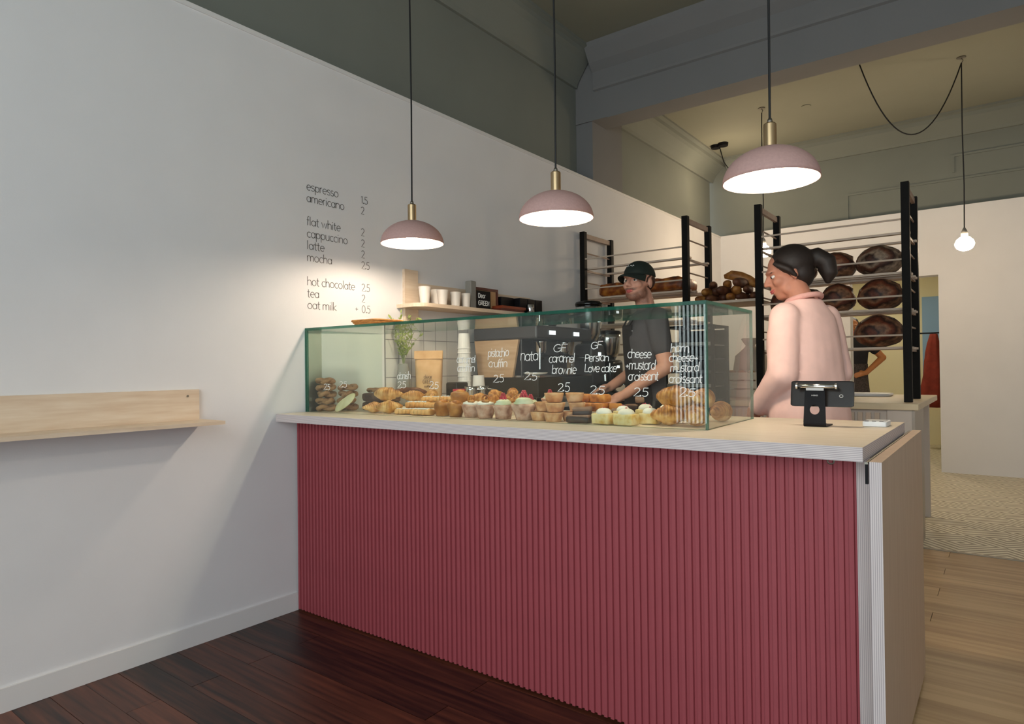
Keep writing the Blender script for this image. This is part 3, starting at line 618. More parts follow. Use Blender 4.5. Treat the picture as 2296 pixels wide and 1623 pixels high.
SHZ = [2.05, 1.797, 1.566, 1.318]
def make_rack(label):
    t = thing('bread_rack', label, 'rack', (0, 0, WZ), 'black bread racks on the rear island')
    W, D, H, P = 0.95, 0.52, 2.355 - WZ, 0.046
    for x in (0, W - P):
        for y in (0, D - P):
            MB().box(x, x + P, y, y + P, 0, H).build('post', 'black_wood', t, world=False, bevel=0.002)
        MB().box(x + 0.012, x + P - 0.012, P, D - P, H - 0.05, H - 0.012).build('top_rail', 'rail_wood', t, world=False)
        for z in SHZ:
            MB().tube([(x + P / 2, P, z - WZ + 0.13), (x + P / 2, D - P, z - WZ + 0.13)], 0.006, 6).build('side_rung', 'rail_wood', t, world=False)
            MB().box(x + 0.016, x + P - 0.016, P, D - P, z - WZ - 0.030, z - WZ - 0.0145).build('shelf_bearer', 'rail_wood', t, world=False)
    for z in SHZ:
        for yy in (0.006, 0.165, 0.325, 0.474) if z < 2 else (0.006, 0.474):
            MB().box(0.004, W - 0.004, yy + (0.047 if yy < .1 else (-.047 if yy > .4 else 0)), yy + 0.040 + (0.047 if yy < .1 else (-.047 if yy > .4 else 0)), z - WZ - 0.014, z - WZ).build('shelf_slat', 'shelf_wood', t, world=False)
        MB().tube([(P - 0.004, 0.012, z - WZ + 0.072), (W - P + 0.004, 0.012, z - WZ + 0.072)], 0.0065, 6).build('front_rail', 'shelf_wood', t, world=False)
    return t
def copy_tree(o, parent=None):
    c = o.copy(); C.objects.link(c); c.parent = parent
    for ch in list(o.children): copy_tree(ch, c)
    return c
rk1 = make_rack('black wooden bread rack nearest the left wall, holding long tray breads')
rk1.location = (0.022, 2.775, WZ)
rk2 = copy_tree(rk1); rk2.location = (1.47, 2.775, WZ); rk2['label'] = 'black wooden bread rack on the right, full of big dark round loaves'
RX2 = 1.47
# island worktop needs to reach under the left rack too
tag(MB().box(0.004, 0.618, 2.60, 3.40, 0.926, WZ).build('corner_worktop', 'worktop', origin=(0.3, 3.0, 0.926)), 'cream corner worktop against the left wall under the left rack', 'worktop')
cc = thing('corner_cabinet', 'pale corner cabinet under the worktop by the left wall', 'cabinet', (0.3, 3.0, KF))
MB().box(0.004, 0.618, 2.66, 3.38, KF, 0.925).build('body', 'cabinet_grey', cc); MB().box(0.03, 0.59, 2.645, 2.659, 0.15, 0.90).build('door', 'cabinet_grey', cc)

def loaf(name, label, x, y, z, a, b, c, mat, seed, rot=0, group=None):
    """round sourdough: flattened dome, raised ear along a score"""
    m = MB(); n, k = 14, 26; vs = []; fs = []
    for i in range(n + 1):
        th = math.pi * i / n - math.pi / 2
        for j in range(k):
            ph = 2 * math.pi * j / k
            q = Vector((math.cos(th) * math.cos(ph), math.cos(th) * math.sin(ph), math.sin(th)))
            r = 1 + 0.06 * mnoise.noise(q * 2.3 + Vector((seed, seed * 2, 0))) + 0.025 * mnoise.noise(q * 7 + Vector((seed, 0, seed)))
            s = q.z - 0.35 * q.x - 0.25 + 0.1 * math.sin(seed)
            if q.z > -0.2: r += 0.055 * math.exp(-(s / 0.10) ** 2) - 0.05 * math.exp(-((s + 0.2) / 0.10) ** 2)
            zz = q.z if q.z > 0 else q.z * 0.72
            vs.append((q.x * r * a, q.y * r * b, (zz * r + 0.72) * c * 1.14))
    for i in range(n):
        for j in range(k): fs.append((i * k + j, i * k + (j + 1) % k, (i + 1) * k + (j + 1) % k, (i + 1) * k + j))
    zmin = min(v[2] for v in vs); vs = [(v[0], v[1], v[2] - zmin) for v in vs]
    m._add(vs, fs)
    o = m.build(name, mat, smooth=True, world=False); o.location = (x, y, z); o.rotation_euler = (0, 0, rot)
    return tag(o, label, 'bread', group)
G = 'sourdough loaves on the right rack'
for (x, y, lv, a, b, c, mt, lb) in [
    (2.222, 2.99, 1, .145, .125, .104, 'loaf_grey', 'flour-dusted dark sourdough loaf at the right end of the upper loaf shelf'),
    (1.955, 3.05, 1, .120, .125, .102, 'loaf_crust', 'reddish brown sourdough loaf in the middle of the upper loaf shelf'),
    (1.72, 3.05, 1, .105, .125, .092, 'loaf_grey', 'dark sourdough loaf on the upper loaf shelf, just right of the dark hair'),
    (2.226, 2.99, 2, .138, .125, .108, 'loaf_crust', 'tall reddish sourdough loaf at the right end of the middle loaf shelf'),
    (1.965, 2.99, 2, .115, .12, .104, 'loaf_crust', 'oval-scored dark sourdough loaf in the middle of the middle loaf shelf'),
    (1.765, 3.10, 2, .100, .11, .100, 'loaf_grey', 'dark sourdough loaf tucked behind on the middle loaf shelf'),
    (1.602, 2.97, 2, .078, .12, .092, 'loaf_crust', 'nearly black loaf beside the left post on the middle loaf shelf'),
    (2.215, 2.98, 3, .148, .125, .112, 'loaf_crust', 'big oval sourdough loaf with dark red centre alone on the lowest loaf shelf'),
    (1.60, 2.99, 3, .085, .11, .085, 'loaf_grey', 'floury loaf at the left end of the lowest loaf shelf')]:
    loaf('sourdough_loaf', lb, x, y, SHZ[lv], a, b, c, mt, hash(lb) % 17 if False else len(lb) % 17 + x, rot=0.2 * math.sin(len(lb)), group=G)
# tray breads on the left rack
for x0, x1, lb in ((0.13, 0.50, 'long brown tray bread on the left rack, left half of the shelf'), (0.53, 0.915, 'long brown tray bread on the left rack, right half beside the post')):
    m = MB().sup((x0 + x1) / 2, 3.02, 1.797 + 0.052, (x1 - x0) / 2, 0.16, 0.052, p=0.35, jit=0.02, seed=x0, n=12, k=36, freq=22)
    o = m.build('tray_bread', 'focaccia', smooth=True, origin=((x0 + x1) / 2, 3.02, 1.797)); tag(o, lb, 'bread', 'tray breads on the left rack')
    zmin = min(v.co.z for v in o.data.vertices)
    for v in o.data.vertices: v.co.z = max(v.co.z - zmin, 0)
# board between the racks with a heap of rolls
tag(MB().box(0.975, 1.467, 2.80, 3.26, 1.672, 1.69).build('bread_board', 'shelf_wood', origin=(1.2, 3.0, 1.672)), 'pale board bridging the two racks under a heap of rolls', 'board')
for bx in (0.976, 1.450): pass
rgr = random.Random(5); heap = []
for layer, (nx, z) in enumerate(((6, 1.722), (5, 1.772), (3, 1.822))):
    for i in range(nx):
        x = 1.03 + layer * 0.035 + i * (0.37 - layer * 0.07) / max(nx - 1, 1); heap.append((x, 2.90 + rgr.uniform(-.02, .06), z, 0.036 + rgr.uniform(0, .008)))
names = ['first', 'second', 'third', 'fourth', 'fifth', 'sixth']; rowname = ['bottom', 'middle', 'top']; cnt = 0
for layer, nx in enumerate((6, 5, 3)):
    for i in range(nx):
        x, y, z, r = heap[cnt]
        r *= 0.88; m = MB().sup(0, 0, 0, r, 0.11, r * 0.92, p=0.9, jit=0.008, seed=cnt, n=12, k=14, freq=14)
        o = m.build('bread_roll', 'roll_crust' if cnt % 3 else 'crust_brown', smooth=True, world=False); o.location = (x, y + 0.02, z); o.rotation_euler = (0, 0, rgr.uniform(-.35, .35))
        tag(o, 'dark roll, %s from left, %s row of the heap between the racks' % (names[i], rowname[layer]), 'bread', 'rolls heaped between the racks'); cnt += 1
m = MB().tube([(1.19, 2.95, 1.885), (1.24, 2.96, 1.893), (1.30, 2.98, 1.875), (1.36, 3.0, 1.845), (1.43, 3.03, 1.80)], [0.016, 0.036, 0.042, 0.040, 0.022], 12)
tag(m.build('baguette', 'crust_brown', smooth=True, origin=(1.3, 2.98, 1.80)), 'floury baguette lying slanted on top of the heap between the racks', 'bread')
# sack and crate between the racks
m = MB(); rings = []
for z, rx, ry in ((0, .11, .08), (.03, .135, .10), (.20, .14, .105), (.32, .12, .09), (.38, .05, .045), (.40, .035, .03), (.45, .07, .05), (.46, .065, .045)):
    rings.append([(1.25 + rx * math.cos(a) * (1 + .05 * math.sin(5 * a)), 3.36 + ry * math.sin(a), WZ + 0.001 + z) for a in [2 * math.pi * i / 24 for i in range(24)]])
m.loft(rings); tag(m.build('flour_sack', 'sack', smooth=True, origin=(1.25, 3.36, WZ)), 'pale tied flour sack standing on the rear island between the racks', 'sack')
cr = thing('wooden_crate', 'pale wooden crate on the rear island between the racks', 'crate', (1.22, 3.08, WZ))
for z in (0.005, 0.07, 0.135):
    MB().box(1.06, 1.40, 2.985, 2.995, WZ + z, WZ + z + 0.055).build('front_slat', 'birch', cr); MB().box(1.06, 1.40, 3.175, 3.185, WZ + z, WZ + z + 0.055).build('back_slat', 'birch', cr)
for x in (1.045, 1.40): MB().box(x, x + 0.014, 2.985, 3.185, WZ, WZ + 0.19).build('end_board', 'birch', cr)
MB().box(1.06, 1.40, 2.996, 3.174, WZ, WZ + 0.01).build('base', 'birch', cr)
for i in range(4):
    m = MB().sup(0, 0, 0, 0.036, 0.075, 0.040, jit=0.01, seed=i + 40, n=10, k=14)
    o = m.build('bread_roll', 'crust_brown', smooth=True, world=False); o.location = (1.115 + i * 0.076, 3.085, WZ + 0.165)
    tag(o, 'brown roll in the crate, %s from the left' % names[i], 'bread', 'rolls in the crate')
tag(MB().sup(2.02, 3.62, WZ + 0.012, 0.19, 0.13, 0.011, p=0.25, n=6, k=28).build('white_tray', 'plastic_white', origin=(2.02, 3.62, WZ)), 'thin white tray lying on the rear island behind the tablet', 'tray')

tr = thing('tray_trolley', 'dark metal tray trolley standing behind the barista', 'trolley', (1.16, 2.42, KF))
for x in (0.99, 1.325):
    for y in (2.27, 2.545): MB().box(x, x + 0.022, y, y + 0.022, KF + 0.07, 1.47).build('upright', 'black_metal', tr)
    for y in (2.281, 2.556): MB().lathe([(0.03, -0.012), (0.03, 0.012)], k=14).build('castor', 'black_metal', tr, world=False).location = (x + 0.011 - 1.16, y - 2.42, 0.035)
for o_ in tr.children:
    if o_.name.startswith('castor'): o_.rotation_euler = (math.radians(90), 0, 0)
MB().box(0.99, 1.347, 2.27, 2.567, 1.47, 1.485).build('top_plate', 'black_metal', tr)
MB().box(1.012, 1.325, 2.55, 2.556, 0.2, 1.46).build('back_panel', 'black_metal', tr)
for i in range(13):
    z = 0.22 + i * 0.094
    MB().box(1.013, 1.324, 2.275, 2.545, z, z + 0.006).box(1.013, 1.324, 2.272, 2.2745, z, z + 0.022).build('sheet_tray', 'machine_grey' if i % 3 else 'stone_grey', tr)

# ================================================================== BACK BAR ALONG THE LEFT WALL
BZ = 0.985
bb = thing('back_bar_cabinet', 'dark back bar cabinet along the left wall under the coffee machine', 'cabinet', (0.3, 1.6, KF))
MB().box(0.01, 0.58, 0.80, 2.56, KF, 0.955).build('body', 'machine_black', bb)
for i in range(3): MB().box(0.581, 0.596, 0.82 + i * 0.58, 1.37 + i * 0.58, 0.12, 0.93).build('door', 'machine_grey', bb)
tag(MB().box(0.009, 0.62, 0.775, 2.58, 0.956, BZ).build('back_bar_worktop', 'birch', origin=(0.3, 1.6, 0.956)), 'plywood worktop of the back bar along the left wall', 'worktop')
# --- espresso machine
em = thing('espresso_machine', 'dark two-group espresso machine with pale wood end panel', 'coffee machine', (0.34, 1.63, BZ))
for x in (0.14, 0.52):
    for y in (1.36, 1.90): MB().lathe([(0.025, BZ), (0.02, BZ + 0.04)], (x, y, 0), 12).build('foot', 'chrome', em)
MB().box(0.09, 0.60, 1.305, 1.965, BZ + 0.04, 1.150).build('base', 'machine_black', em, bevel=0.006)
MB().box(0.10, 0.40, 1.32, 1.95, 1.150, 1.39).build('body', 'machine_grey', em)
MB().box(0.085, 0.595, 1.30, 1.97, 1.390, 1.474).build('top_housing', 'machine_grey', em, bevel=0.012)
MB().prism([(0.125, 1.151), (0.405, 1.151), (0.455, 1.389), (0.095, 1.389)], 1, 1.300, 1.318).build('end_panel', 'machine_wood', em)
MB().prism([(0.125, 1.151), (0.405, 1.151), (0.455, 1.389), (0.095, 1.389)], 1, 1.952, 1.968).build('end_panel', 'machine_wood', em)
MB().tube([(0.475, 1.305, 1.152), (0.475, 1.305, 1.389)], 0.005, 8).build('corner_rod', 'machine_grey', em)
for i, y in enumerate((1.47, 1.76)):
    g = MB().lathe([(0.035, 1.30), (0.042, 1.32), (0.042, 1.37), (0.05, 1.389)], (0.50, y, 0), 20).build('group_head', 'chrome', em, smooth=True)
    MB().lathe([(0.028, 1.262), (0.036, 1.27), (0.036, 1.299)], (0.50, y, 0), 20).tube([(0.535, y, 1.283), (0.60, y + 0.01, 1.276), (0.68, y + 0.015, 1.268)], [0.010, 0.013, 0.015], 10).build('portafilter', 'black_gloss', em, smooth=True)
    MB().box(0.597, 0.601, y - 0.034, y + 0.034, 1.418, 1.444).build('display', 'led_white', em)
MB().tube([(0.53, 1.40, 1.385), (0.57, 1.37, 1.33), (0.575, 1.36, 1.20)], 0.006, 8).build('steam_wand', 'chrome', em)
MB().box(0.41, 0.60, 1.32, 1.95, 1.151, 1.162).build('drip_tray', 'chrome', em)
for i, (x, y) in enumerate(((0.30, 1.45), (0.40, 1.58), (0.28, 1.66), (0.42, 1.74), (0.33, 1.84))):
    m = MB().lathe([(0.018, 1.476), (0.030, 1.50), (0.035, 1.535), (0.033, 1.535), (0.028, 1.502), (0.014, 1.482)], (x, y, 0), 16)
    tag(m.build('espresso_cup', 'chrome' if i % 2 else 'ceramic', smooth=True, origin=(x, y, 1.475)), 'small cup warming on top of the espresso machine, %s from the counter' % names[i], 'cup', 'cups on the espresso machine')
sa = tag(MB().lathe([(0.02, 1.163), (0.06, 1.168), (0.078, 1.178), (0.076, 1.180), (0.055, 1.171), (0.0, 1.168)], (0.515, 1.40, 0), 28).build('saucer', 'ceramic', smooth=True, origin=(0.515, 1.40, 1.163)), 'white saucer on the drip tray of the coffee machine', 'saucer')
m = MB().lathe([(0.030, BZ), (0.036, BZ + 0.09), (0.034, BZ + 0.09), (0.028, BZ + 0.004)], (0.63 - 0.04, 1.06, 0), 20)
tag(m.build('coffee_glass', 'dark_glass', smooth=True, origin=(0.59, 1.06, BZ)), 'dark glass of coffee on the back bar in front of the machine', 'glass')
# --- grinders
def grinder(label, x, y, s, body, lid):
    t = thing('coffee_grinder', label, 'grinder', (x, y, BZ))
    MB().lathe([(0.085, 0), (0.085, 0.03), (0.055, 0.05), (0.05, 0.10)], k=24).build('base', body, t, world=False, smooth=True)
    MB().rbox(0, 0, 0.24 * s, 0.085, 0.10, 0.15 * s, r=0.3).build('body', body, t, world=False, smooth=True)
    MB().lathe([(0.05, 0.38 * s), (0.085, 0.46 * s), (0.095, 0.60 * s), (0.098, 0.66 * s)], k=28).build('hopper', 'chrome', t, world=False, smooth=True)
    MB().lathe([(0.100, 0.66 * s), (0.103, 0.675 * s), (0.095, 0.69 * s), (0.03, 0.70 * s)], k=28).build('lid', lid, t, world=False, smooth=True)
    MB().tube([(0.085, 0, 0.17 * s), (0.13, 0, 0.165 * s), (0.13, 0.0, 0.12 * s)], 0.012, 8).build('spout', 'chrome', t, world=False)
    MB().box(0.083, 0.088, -0.018, 0.018, 0.30 * s, 0.325 * s).build('display', 'led_white', t, world=False)
    MB().tube([(0.085, -0.03, 0.10), (0.15, -0.035, 0.10), (0.15, 0.035, 0.10), (0.085, 0.03, 0.10)], 0.005, 6).build('fork', 'black_metal', t, world=False)
    return t
grinder('tall steel coffee grinder with black lid beside the barista', 0.44, 2.20, 1.02, 'machine_grey', 'black_gloss')
grinder('squat black coffee grinder with lit display, at the end of the back bar', 0.47, 2.43, 0.72, 'black_gloss', 'black_gloss')
# --- things standing by the tiles
kb = thing('coffee_bag', 'brown kraft coffee bag with folded top and printed logo', 'bag', (0.165, 0.80, BZ))
z0 = BZ; rings = []
for z, wx, dy in ((0, .066, .048), (.02, .072, .052), (.15, .076, .050), (.25, .080, .038), (.315, .082, .020), (.33, .082, .010)):
    c_, s_ = 0.798, 0.602
    pts = []
    for i in range(24):
        a = 2 * math.pi * i / 24; px = math.copysign(abs(math.cos(a)) ** .45, math.cos(a)) * wx; py = math.copysign(abs(math.sin(a)) ** .45, math.sin(a)) * dy
        px *= 1 + 0.03 * mnoise.noise(Vector((i, z * 20, 1)))
        pts.append((0.165 + px * c_ - py * s_, 0.80 + px * s_ + py * c_, z0 + z))
    rings.append(pts)
MB().loft(rings).build('pouch', 'kraft', kb, smooth=True)
def bagpt(u, v, n): return (0.165 + u * 0.798 + 0.602 * (0.052 + n), 0.80 + u * 0.602 - 0.798 * (0.052 + n), z0 + v)
m = MB()
for k_, (t, sz, vv, ww) in enumerate((('dear', .014, .170, .05), ('GREEN', .016, .140, .062), ('coffee', .008, .118, .045))):
    for s in text_strokes(t, sz, ww): ribbon(m, s, lambda u, v, n: bagpt(u - ww / 2, v + vv, n), 0.0018, 0.001)
m.build('logo_print', 'ink_dark', kb)
MB().loft([[bagpt(-.083, .285, -.018), bagpt(.083, .285, -.018), bagpt(.083, .285, -.045), bagpt(-.083, .285, -.045)], [bagpt(-.084, .333, -.034), bagpt(.084, .333, -.034), bagpt(.084, .333, -.05), bagpt(-.084, .333, -.05)]]).build('folded_top', 'kraft', kb)
VZ = 0.9978
vs_ = tag(MB().lathe([(0.036, VZ), (0.041, VZ + 0.02), (0.040, VZ + 0.17), (0.032, VZ + 0.22), (0.028, VZ + 0.245), (0.022, VZ + 0.245), (0.02, VZ + 0.20)], (0.068, 0.685, 0), 24).build('stone_vase', 'stone_grey', smooth=True, origin=(0.068, 0.685, VZ)), 'slim grey stoneware vase beside the kraft coffee bag', 'vase')
pt = thing('green_sprig', 'wispy green sprig of leaves standing in the grey vase', 'plant', (0.068, 0.685, VZ + 0.21))
rgp = random.Random(21)
leafm = MB().sup(0, 0, 0.014, 0.005, 0.002, 0.014, n=4, k=6).mesh('leaf', 'leaf')
for sidx in range(12):
    a = rgp.uniform(0, 6.28); sp = rgp.uniform(.05, .17); h = rgp.uniform(.20, .355)
    P = [Vector((0.068 + sp * math.cos(a) * t * t, 0.685 + 0.8 * sp * math.sin(a) * t * t, VZ + 0.205 + h * t)) for t in [i / 7 for i in range(8)]]
    P = [Vector((max(p.x, 0.03), max(p.y, 0.635), p.z)) for p in P]
    st = MB().tube(P, [0.0022 - 0.0018 * i / 7 for i in range(8)], 5).build('stem', 'stem_green', pt)
    for q in range(12):
        t = rgp.uniform(.30, 1.0); i = min(int(t * 7), 6); p = P[i].lerp(P[i + 1], t * 7 - i)
        o = bpy.data.objects.new('leaf', leafm); C.objects.link(o); o.parent = pt; o.location = p - Vector(pt.location)
        o.rotation_euler = (rgp.uniform(-1.2, 1.2), rgp.uniform(-1.2, 1.2), rgp.uniform(0, 6)); k_ = rgp.uniform(.7, 1.4); o.scale = (k_, k_, k_)
ORD = ['first', 'second', 'third', 'fourth', 'fifth', 'sixth', 'seventh', 'eighth', 'ninth', 'tenth', 'eleventh', 'twelfth', 'thirteenth']
def cup(name, label, x, y, z, r0, r1, h, mat, group, up=True, k=20):
    prof = [(r0, z), (r1, z + h), (r1 - .002, z + h), (r0 - .002, z + .004)] if up else [(r1, z), (r0, z + h)]
    return tag(MB().lathe(prof, (x, y, 0), k).build(name, mat, smooth=False, origin=(x, y, z)), label, 'cup', group)
# towers of upturned paper cups: every cup one thing
for tw, (x, y, n) in enumerate(((0.20, 1.075, 13), (0.27, 1.13, 4))):
    for i in range(n):
        z = BZ + i * 0.0290; top_ = i == n - 1
        hh = 0.095
        m = MB().lathe([(0.042, z), (0.042, z + 0.004), (0.040, z + 0.005), (0.0395 - 0.006, z + hh)], (x, y, 0), 20)
        tag(m.build('paper_cup', 'paper_white', smooth=False, origin=(x, y, z)), 'white paper cup in the %s upturned stack by the tiles, %s' % (('tall', 'short')[tw], 'topmost' if top_ else ('lowest' if i == 0 else ORD[i] + ' from the bottom')), 'cup', ('tall stack of paper cups', 'short stack of paper cups')[tw])
tag(MB().rbox(0.22, 0.985, BZ + 0.072, 0.045, 0.055, 0.071, r=0.15).build('black_canister', 'machine_black', smooth=True, origin=(0.22, 0.985, BZ)), 'small black box by the tiles right of the coffee bag', 'box')
jr = thing('lidded_jar', 'small white tub with red and white patterned lid', 'jar', (0.32, 0.895, BZ))
MB().lathe([(0.030, BZ), (0.036, BZ + 0.085)], (0.32, 0.895, 0), 24).build('tub', 'cream', jr, smooth=True)
MB().lathe([(0.041, BZ + 0.086), (0.041, BZ + 0.103), (0.036, BZ + 0.106)], (0.32, 0.895, 0), 24).build('lid', 'raspberry', jr, smooth=True)
for i, (x, y) in enumerate(((0.40, 0.905), (0.40, 1.005))):
    t = thing('milk_jug', 'steel milk jug on the back bar, %s the white tub' % ('next to' if i == 0 else 'one further from'), 'jug', (x, y, BZ), 'steel milk jugs')
    MB().lathe([(0.042, BZ), (0.045, BZ + 0.02), (0.036, BZ + 0.10), (0.040, BZ + 0.12), (0.038, BZ + 0.12), (0.034, BZ + 0.10), (0.043, BZ + 0.02)], (x, y, 0), 24, capt=False).build('body', 'chrome', t, smooth=True)
    MB().tube([(x + 0.036, y + .01, BZ + 0.105), (x + 0.075, y + .03, BZ + 0.10), (x + 0.072, y + .03, BZ + 0.04), (x + 0.044, y + .01, BZ + 0.025)], 0.004, 6).build('handle', 'chrome', t)
# --- on the cup shelf
SZ = 1.597
for i, (x, y, r0, r1, h, lb) in enumerate(((0.12, 0.815, .026, .037, .105, 'largest white tumbler at the rounded end of the cup shelf'), (0.07, 0.97, .030, .037, .105, 'white tumbler behind the others on the cup shelf'), (0.125, 0.965, .026, .036, .098, 'second white tumbler from the rounded shelf end'), (0.125, 1.085, .026, .034, .095, 'third white tumbler from the rounded shelf end'), (0.125, 1.185, .024, .030, .095, 'slim white tumbler beside the grey caddy on the cup shelf'))):
    tag(MB().lathe([(r0, SZ), (r1, SZ + h), (r1 - .003, SZ + h), (r0 - .003, SZ + .006)], (x, y, 0), 24).build('tumbler', 'ceramic', smooth=True, origin=(x, y, SZ), auto=True), lb, 'cup', 'tumblers on the cup shelf')
tag(MB().box(0.075, 0.125, 1.235, 1.29, SZ, SZ + 0.185).build('grey_caddy', 'stone_grey', origin=(0.1, 1.26, SZ), bevel=0.006), 'tall grey caddy in the middle of the cup shelf', 'caddy')
pk = thing('framed_box', 'kraft box with dark red edges propped on the cup shelf', 'box', (0.07, 1.45, SZ))
MB().box(0.03, 0.07, 1.33, 1.58, SZ, SZ + 0.155).build('box', 'kraft', pk); MB().box(0.071, 0.078, 1.33, 1.58, SZ + 0.14, SZ + 0.157).box(0.071, 0.078, 1.562, 1.58, SZ, SZ + 0.139).build('edge_strip', 'red_box', pk)
cd = thing('black_card', 'black card lettered in white leaning on the kraft box', 'sign', (0.13, 1.36, SZ))
MB().box(0.128, 0.134, 1.285, 1.425, SZ, SZ + 0.125).build('card', 'black_metal', cd)
m = MB()
for t, v0, sz, ww in (('Dear', .078, .020, .075), ('GREEN', .030, .020, .115)):
    for s in text_strokes(t, sz, ww): ribbon(m, s, lambda u, v, n: (0.1343 + n, 1.297 + u, SZ + v0 + v), 0.0055, 0.001)
m.build('lettering', 'chalk', cd)
for i, (nm, mt, y0, y1, lb) in enumerate((('flat_book', 'red_box', 1.47, 1.74, 'dark red flat box lying at the shelf front'), ('flat_book', 'orange_box', 1.485, 1.76, 'orange flat box lying on the dark red one'))):
    tag(MB().box(0.10, 0.185, y0, y1, SZ + 0.019 * i, SZ + 0.018 + 0.019 * i).build(nm, mt, origin=(0.14, (y0 + y1) / 2, SZ + 0.019 * i)), lb, 'box')
for i in range(4):
    y0 = 1.62 + i * 0.098 if i else 1.59
    tag(MB().box(0.022, 0.090 if i == 0 else 0.130, (1.60, 1.765, 1.862, 1.957)[i], (1.745, 1.855, 1.950, 2.045)[i], SZ + 0.0005, SZ + 0.112).build('tea_box', 'black_metal', origin=(0.08, y0, SZ), bevel=0.003), ('wide black box behind the orange flat box', 'first upright black tea box right of the flat boxes', 'second upright black tea box on the cup shelf', 'last upright black tea box at the far shelf end')[i], 'box', 'black boxes on the cup shelf')
tag(MB().lathe([(0.026, SZ), (0.029, SZ + 0.004), (0.029, SZ + 0.062), (0.026, SZ + 0.066)], (0.165, 1.84, 0), 24).build('steel_tin', 'chrome', smooth=True, origin=(0.165, 1.84, SZ)), 'small steel tin at the front edge of the cup shelf', 'tin')

# ================================================================== PASTRIES
PZ = 0.9985
CG = {}
def obj_at(mb, name, mat, x, y, z, rot=0, smooth=True, s=1.0):
    o = mb.build(name, mat, smooth=smooth, world=False); o.location = (x, y, z); o.rotation_euler = (0, 0, rot); o.scale = (s, s, s)
    return o
def croissant_mesh(seed, L=1.0, fat=0.30, bend=0.9):
    """curled crescent, each roll of dough a clear step; tone marks the baked ridges"""
    m = MB(); n, k = 72, 20; rings = []; tone = []
    for i in range(n + 1):
        t = i / n; s = 2 * t - 1; an = s * bend
        cx = math.sin(an) / max(bend, .01) * 0.46; cy = (1 - math.cos(an)) / max(bend, .01) * 0.46
        e = abs(s); g = e * 4.3 + 0.5; idx = int(g); fr = g - idx
        base = (1.0, 0.90, 0.72, 0.50, 0.30)[min(idx, 4)]; nxt = (0.90, 0.72, 0.50, 0.30, 0.10)[min(idx, 4)]
        r = fat * 0.5 * (base + (nxt - base) * fr * 0.45 + 0.05 * math.sin(fr * math.pi)) * math.sqrt(max(0.03, 1 - e ** 8)) * (1 + .03 * math.sin(seed * 3 + i * .3))
        tn = (0.9 if fr > 0.86 else 0.25 + 0.6 * math.exp(-((fr - 0.45) / 0.22) ** 2)) if idx < 4 else 0.2
        ring = []
        for j in range(k):
            a = 2 * math.pi * j / k; nr = Vector((-math.sin(an), math.cos(an), 0))
            p = Vector((cx, cy, 0)) + nr * (r * math.cos(a)) + Vector((0, 0, 1)) * (r * 0.94 * math.sin(a))
            p += Vector((0, 0, 1)) * 0.014 * mnoise.noise(p * 7 + Vector((seed, 0, 0)))
            ring.append(p); tone.append(tn * max(0.0, 0.35 + 0.65 * math.sin(a)))
        rings.append(ring)
    m.loft(rings); zm = min(v[2] for v in m.v); m.v = [(v[0], v[1], v[2] - zm) for v in m.v]
    m.tone = tone
    return m
def toned(m, name, mat):
    me = m.mesh(name, mat, smooth=True); at = me.attributes.new('tone', 'FLOAT', 'POINT')
    for i, v in enumerate(m.tone): at.data[i].value = v
    return me
def knot_mesh(seed):
    m = MB(); P = []; n = 60
    for i in range(n + 1):
        t = 2 * math.pi * i / n
        P.append(((math.sin(t) + 1.6 * math.sin(2 * t)) * .155, (math.cos(t) - 1.6 * math.cos(2 * t)) * .155, -math.sin(3 * t) * .075 + .2))
    m.tube(P[:-1] + [P[0]], [0.115 + 0.02 * mnoise.noise(Vector((i * .4, seed, 0))) for i in range(n + 1)], 10, cap=True)
    zm = min(v[2] for v in m.v); m.v = [(v[0], v[1], v[2] - zm) for v in m.v]
    return m
def label_obj(o, label, cat, group): return tag(o, label, cat, group)

# seeded knots, left end of the case
kmesh = [knot_mesh(i).mesh('seeded_knot', 'crust_knot', smooth=True) for i in range(4)]
nth = ['bottom', 'second', 'third', 'fourth', 'top']
K = []
for i in range(5): K.append((0.068, 0.136 + 0.004 * (i % 2), PZ + 0.0345 * i, .110, 'seeded knot bun, %s in the leftmost stack against the end glass' % nth[i]))
for i in range(4): K.append((0.142, 0.218, PZ + 0.0345 * i, .110, 'seeded knot bun, %s in the second stack from the end glass' % nth[i]))
K += [(0.215, 0.335, PZ + 0.090, .080, 'seeded knot bun on the dark rye loaves, left'), (0.285, 0.345, PZ + 0.090, .078, 'seeded knot bun on the dark rye loaves, middle'), (0.345, 0.295, PZ + 0.090, .096, 'largest seeded knot bun on the dark rye loaves, right')]
for i, (x, y, z, wd, lb) in enumerate(K):
    o = bpy.data.objects.new('seeded_knot', kmesh[i % 4]); C.objects.link(o); o.location = (x, y, z); o.rotation_euler = (0, 0, i * 1.3); o.scale = (wd, wd, wd * 0.86)
    label_obj(o, lb, 'pastry', 'seeded knot buns')
for i in range(2):
    o = obj_at(MB().sup(0, 0, 0.022, 0.095, 0.06, 0.022, p=0.35, jit=0.006, seed=i, n=8, k=32), 'rye_loaf', 'rye_dark', 0.290, 0.315, PZ + 0.045 * i, 0.05 * i)
    label_obj(o, ('lower', 'upper')[i] + ' dark rye loaf of the pair under the knot buns', 'bread', 'dark rye loaves')
o = obj_at(MB().sup(0, 0, 0, 0.078, 0.032, 0.007, p=0.9, jit=0.003, seed=2, n=8, k=28), 'oval_biscuit', 'pale_dough', 0.235, 0.125, PZ + 0.048)
o.rotation_euler = (math.radians(62), math.radians(-30), math.radians(8)); label_obj(o, 'pale oval flatbread slice leaning in front of the rye loaves', 'pastry', None)

